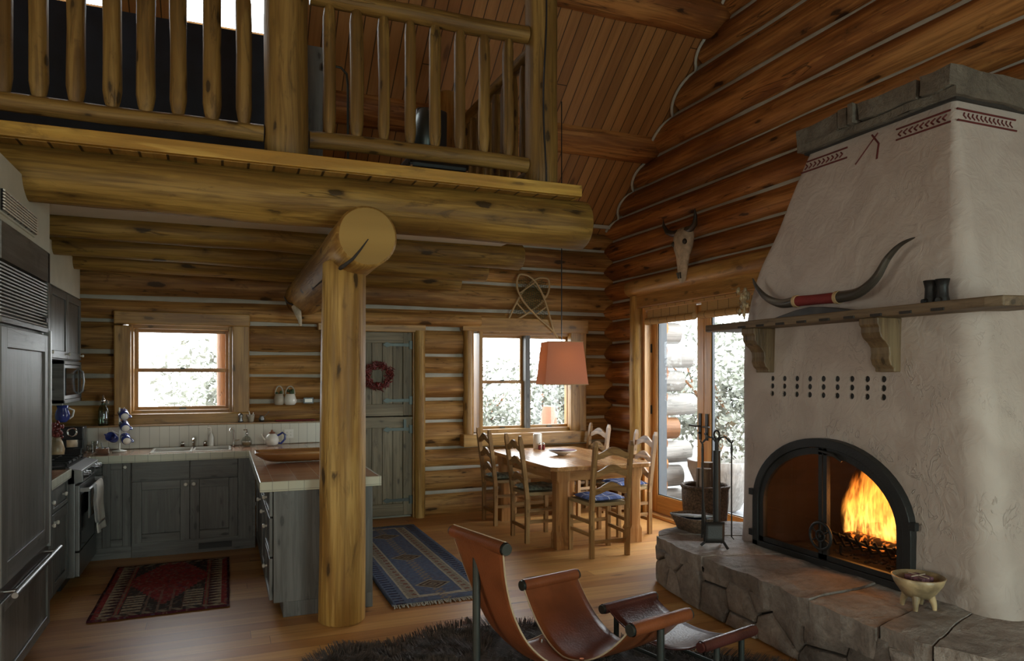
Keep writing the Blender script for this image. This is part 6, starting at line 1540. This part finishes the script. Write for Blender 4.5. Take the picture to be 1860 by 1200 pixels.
bk = MB(); q = p+Vector((.0, 0, .098)); bk.box(q.x-.11, q.x+.08, q.y-.11, q.y+.14, q.z, q.z+.012); o = bk.build('magazine', 'greycloth', None); tag(o, 'pale topped magazine, uppermost in the shallow basket', 'magazine'); o.rotation_euler = (math.radians(-6), math.radians(5), .1); o.location.z += .008
# tall wicker log basket behind the hearth
p = Vector((3.86, 5.05, 0)); g = thing('log_basket', 'tall round wicker log basket between hearth and french doors', 'basket', p)
m = MB(); m.lathe([(.15, 0), (.17, .2), (.195, .50), (.20, .64), (.185, .64), (.18, .50), (.15, .05), (0, .04)], p, 26); m.build('basket', 'wicker', g)
m = MB(); m.tube([p+Vector((.195*math.cos(a), .195*math.sin(a), .64)) for a in [2*PI*i/28 for i in range(29)]], .016, n=8, caps=False); m.build('rim', 'wicker', g)
for (dx, dy, hh, tx, r, lab) in ((-.06, -.06, .80, .02, .050, 'split firewood log sticking out of the wicker basket toward the room'), (.07, .02, .84, -.03, .055, 'split firewood log leaning in the wicker basket next to the plaster wall'), (-.02, .09, .78, .05, .045, 'split firewood log at the back of the wicker basket')):
    m = MB(); m.tube([p+Vector((dx*.6, dy*.6, .06)), p+Vector((dx+tx, dy, hh))], r, n=7, smooth=False); tag(m.build('firewood_log', 'firewood'), lab, 'log', 'firewood in the wicker basket')

# ============================================================ SLING CHAIR, OTTOMAN, HIDE
AF = math.atan2(.224, .974); F_ = Vector((math.cos(AF), math.sin(AF), 0)); N_ = Vector((-math.sin(AF), math.cos(AF), 0))
def FN(f, n, z): return F_*f+N_*n+Vector((0, 0, z))
NC = 2.76
lc = thing('sling_chair', 'cognac leather sling chair with rolled tube ends and dark steel legs', 'chair', FN(2.2, NC, 0))
def roll(parent, p0, p1, r, mat, endmat='gun'):
    m = MB(); m.tube([p0, p1], r, n=22, caps=False); m.build('leather_roll', mat, parent)
    d = (p1-p0).normalized()
    for q, s in ((p0, -1), (p1, 1)): m = MB(); m.tube([q-d*s*.02, q+d*s*.014], r*.86, n=22); m.build('tube_end', endmat, parent)
zb, zr = .84, .435
roll(lc, FN(1.755, NC+.225, zb), FN(1.755, NC-.215, zb), .030, 'leather')
roll(lc, FN(2.31, 2.335, zr), FN(2.69, 2.335, zr), .032, 'leather')
roll(lc, FN(2.31, 3.175, zr), FN(2.69, 3.175, zr), .032, 'leather')
m = MB()
prof = smoothp([Vector(q) for q in ((1.727, .845, .42), (1.735, .80, .41), (1.775, .66, .35), (1.835, .50, .31), (1.92, .35, .31), (2.04, .235, .34), (2.18, .185, .40), (2.32, .175, .46))], 5)
def backf(u, v):
    i = v*(len(prof)-1); a = min(int(i), len(prof)-2); t = i-a; q = prof[a].lerp(prof[a+1], t)
    w_ = q.z; e = (u-.5)*2; return FN(q.x+.02*e*e*(1-v), NC+e*w_/2, q.y+.05*abs(e)**2*v*v)
m.grid(backf, 14, 40); m.build('back_leather', 'leather', lc, solid=.007)
m = MB()
def seatf(u, v):
    e = (u-.5)*2; n_ = .42*e; rim = abs(e)
    z = .185+.255*rim**2.1; wdt = 1.0; f0 = 2.31-.05*(1-rim)**1; f1 = 2.69-.03*(1-rim)
    return FN(f0+(f1-f0)*v, NC+n_, z-.012*math.sin(PI*v)*(1-rim))
m.grid(seatf, 30, 10); m.build('seat_leather', 'leather', lc, solid=.007)
m = MB(); 
m.tube([backf(1, t/30) for t in range(31)], .0045, n=5); m.tube([backf(0, t/30) for t in range(31)], .0045, n=5); m.tube([seatf(t/30, 1) for t in range(31)], .0045, n=5); m.tube([seatf(t/30, 0) for t in range(31)], .0045, n=5); m.tube([FN(1.755, NC+.225, zb+.032), FN(1.755, NC-.215, zb+.032)], .003, n=5)
m.build('cut_edge', 'leather_edge', lc)
for (f, n_, z) in ((1.762, NC+.03, zb-.03), (2.50, 2.335, zr-.03), (2.50, 3.175, zr-.03)):
    m = MB(); m.tube([FN(f, n_, .035), FN(f, n_, z)], .0185, n=16); m.build('leg', 'gun', lc)
m = MB(); m.tube([FN(1.762, NC+.03, .05), FN(2.50, NC, .05)], .016, n=12); m.tube([FN(2.50, 2.335, .05), FN(2.50, 3.175, .05)], .016, n=12); m.build('base_bar', 'gun', lc)
m = MB()
for n_ in (2.60, 2.92): m.tube([FN(2.24, n_, .215), FN(2.24, n_, .235)], .011, n=10)
m.build('rivet', 'chrome', lc)
ot = thing('sling_ottoman', 'low dark leather sling footstool in front of the leather chair', 'ottoman', FN(2.88, 2.58, 0))
zo = .30; n0, n1 = 2.25, 2.93
roll(ot, FN(2.69, n0, zo), FN(3.08, n0, zo), .028, 'leather_dark', 'leather_dark')
roll(ot, FN(2.68, n1, zo), FN(3.08, n1, zo), .028, 'leather_dark', 'gun')
m = MB()
def otf(u, v): e = (u-.5)*2; return FN(2.70+.37*v, (n0+n1)/2+(n1-n0)/2*e, zo-.09+.09*abs(e)**2+.02*abs(e)**6)
m.grid(otf, 24, 8); m.build('seat_leather', 'leather_dark', ot, solid=.006)
m = MB(); m.tube([otf(t/24, 0) for t in range(25)], .004, n=5); m.tube([otf(t/24, 1) for t in range(25)], .004, n=5); m.build('cut_edge', 'leather_dark', ot)
for n_ in (n0, n1):
    for f in (2.80, 2.99) if n_ == n0 else (2.78, 3.0):
        m = MB(); m.tube([FN(f, n_, .0), FN(f, n_, zo-.025)], .015, n=14); m.build('leg', 'gun', ot)
m = MB(); m.tube([FN(2.80, n0, .10), FN(2.80, n1, .10)], .010, n=8); m.tube([FN(2.99, n0, .10), FN(2.99, n1, .10)], .010, n=8); m.build('cross_bar', 'gun', ot)
# shaggy hide
HO = [(.42, 4.0), (.60, 4.17), (.78, 4.10), (1.0, 4.12), (1.25, 4.25), (1.55, 4.24), (1.8, 4.1), (2.05, 3.8), (2.35, 3.5), (2.7, 3.2), (2.95, 2.7), (2.75, 2.2), (2.2, 1.9), (1.6, 2.0), (1.1, 2.5), (.8, 3.0), (.55, 3.4)]
HC = Vector((1.7, 3.1, 0)); HB_ = smoothp([Vector((a, b, 0)) for a, b in HO]+[Vector((*HO[0], 0))], 4)
hd = thing('shaggy_hide', 'dark brown shaggy hide rug spread under the leather chair', 'rug', (1.7, 3.1, 0))
m = MB(); vs_ = []; n = len(HB_)
for f, z in ((1.0, .004), (.97, .02), (.6, .026), (.0, .026)):
    for q in HB_: p = HC.lerp(q, f); vs_.append((p.x, p.y, z+.006*noise.noise(p*3)))
m.add(vs_, [(r*n+k, r*n+(k+1) % n, (r+1)*n+(k+1) % n, (r+1)*n+k) for r in range(3) for k in range(n)], None, True); m.build('hide_skin', 'hide', hd)
m = MB(); cnt = 0; RF = random.Random(5)
vs_, fs = [], []
def addhair(p, d, L, w_):
    k = len(vs_); s_ = Vector((-d.y, d.x, 0))*w_
    vs_.extend([p-s_, p+s_, p+d*L*.5+Vector((0, 0, L*.45))-s_*.7, p+d*L*.5+Vector((0, 0, L*.45))+s_*.7, p+d*L+Vector((0, 0, L*.28))]); fs.extend([(k, k+1, k+3, k+2), (k+2, k+3, k+4)])
while cnt < 30000:
    i = RF.randrange(n); f = math.sqrt(RF.random()); q = HB_[i].lerp(HB_[(i+1) % n], RF.random()); p = HC.lerp(q, f)
    if p.y < 2.3: continue
    a = noise.noise(Vector((p.x*2.2, p.y*2.2, 0)))*5+noise.noise(Vector((p.x*9, p.y*9, 4)))*2; d = Vector((math.cos(a), math.sin(a), 0))
    if f > .95: d = (d*.5+(p-HC).normalized()).normalized()
    addhair(Vector((p.x, p.y, .018)), d, RF.uniform(.045, .095), RF.uniform(.0012, .0026)); cnt += 1
m.add(vs_, fs, None, False); o = m.build('hair', 'fur', hd, recalc=False); o['kind'] = 'stuff'

# ============================================================ OUTSIDE
m = MB(); m.add([(-14, 8.1, -.45), (20, 8.1, -.45), (20, 40, -.45), (-14, 40, -.45), (4.8, -6, -.45), (24, -6, -.45), (24, 8.1, -.45), (4.8, 8.1, -.45)], [(0, 1, 2, 3), (4, 5, 6, 7)])
tag(m.build('ground', 'gravel', recalc=False), 'bright ground outside the cabin', kind='structure')
wallbox('patio', [(4.82, 8.6, 2.0, 9.6, -.2, -.06)], 'ext_deck', 'pale stone terrace outside the french doors')
m = one_log('', (ux(408, 8.9), 8.9, -.4), (ux(408, 8.9), 8.9, 3.0), .085, '', '', '', amp=.04); tag(m.build('porch_post', 'ext_log'), 'orange log post outside the kitchen window', 'post')
for i, z in enumerate([.12+.30*k for k in range(9)]):
    m = MB(); L_ = (.62, .40, .52, .35, .60, .42, .55, .38, .5)[i]; m.tube([(5.0, 7.62+.04*math.sin(i*3), z-.1), (5.0+L_, 7.60, z-.1)], [.145, .135], n=20, amp=.04); m.build('wall_log_end', 'ext_logpale' if i != 3 else 'ext_log').name = 'wall_log_end'
logs_ = [o for o in COL.objects if o.name.startswith('wall_log_end')]
for i, o in enumerate(sorted(logs_, key=lambda o: o.location.z)):
    tag(o, ('lowest', 'second lowest', 'third from the bottom', 'fourth from the bottom', 'middle', 'fourth from the top', 'third from the top', 'second from the top', 'topmost')[i]+' projecting cabin log end seen through the french door', 'log end', 'log ends outside the french door')
p = Vector((5.62, 7.0, -.05)); g = thing('planter_urn', 'wide pale stone planter bowl with a leafy plant outside the french door', 'planter', p)
m = MB(); m.lathe([(.14, 0), (.20, .04), (.33, .30), (.42, .52), (.43, .62), (.37, .62), (.33, .5)], p, 28); m.build('bowl', 'ext_logpale', g)
RL = random.Random(3)
def leaves(m, c, rx, ry, rz, n, s, rnd=RL):
    for i in range(n):
        while 1:
            q = Vector((rnd.uniform(-1, 1), rnd.uniform(-1, 1), rnd.uniform(-1, 1)))
            if .45 < q.length < 1: break
        p = Vector(c)+Vector((q.x*rx, q.y*ry, q.z*rz)); a = Vector((rnd.gauss(0, 1), rnd.gauss(0, 1), rnd.gauss(0, 1))).normalized(); b_ = a.cross(Vector((rnd.gauss(0, 1), rnd.gauss(0, 1), rnd.gauss(0, 1)))).normalized()
        k = s*rnd.uniform(.6, 1.3); m.add([p-a*k, p+b_*k*.45, p+a*k, p-b_*k*.45], [(0, 1, 2, 3)], None, False, 0, 1)
m = MB(); leaves(m, p+Vector((0, 0, .82)), .30, .30, .28, 260, .05); m.build('plant', 'leaf', g, recalc=False)
p = Vector((ux(997, 10.6), 10.6, -.45));  # added urn stands in for the pendant lamp mirrored in the dining pane
lathed('lamp_reflection_urn', 'tapered orange urn outside standing in for the pendant lamp reflection', 'urn', [(.16, 0), (.15, .3), (.19, .95), (.10, 1.52), (.085, 1.53)], p, 'terracotta', 24)
bush = None
for i, (x, y, s_, lab) in enumerate(((.35, 13.0, 1.5, 'leafy bush seen through the kitchen window'), (4.6, 13.2, 1.35, 'leafy bush seen low through the dining window, close to the mullion'), (6.6, 13.8, 1.6, 'leafy bush seen behind the pendant lamp through the dining window'), (9.6, 12.4, 1.9, 'leafy bush seen through the french door glass'), (12.5, 7.9, 1.9, 'leafy bush across the terrace seen through the french door nearest the fireplace'), (2.0, 14.5, 1.5, 'second leafy bush beyond the kitchen window'))):
    if bush is None:
        bush = thing('garden_bush', lab, 'bush', (0, 0, 0), 'garden bushes outside the windows')
        m = MB(); rb = random.Random(9)
        for k in range(9): leaves(m, (rb.uniform(-.6, .6), rb.uniform(-.5, .5), rb.uniform(.5, 1.45)), .5, .5, .42, 420, .045, rb)
        m.build('foliage', 'leaf', bush, recalc=False)
        m = MB()
        for k in range(5): m.tube([(0, 0, 0), (rb.uniform(-.3, .3), rb.uniform(-.3, .3), .6), (rb.uniform(-.6, .6), rb.uniform(-.5, .5), 1.3)], [.03, .02, .01], n=6)
        m.build('stem', 'ext_log', bush)
        q = bush
    else: q = copy_tree(bush)
    q['label'] = lab; q.location = (x, y, -.45); q.scale = (s_, s_, s_*.95); q.rotation_euler = (0, 0, i*1.1)
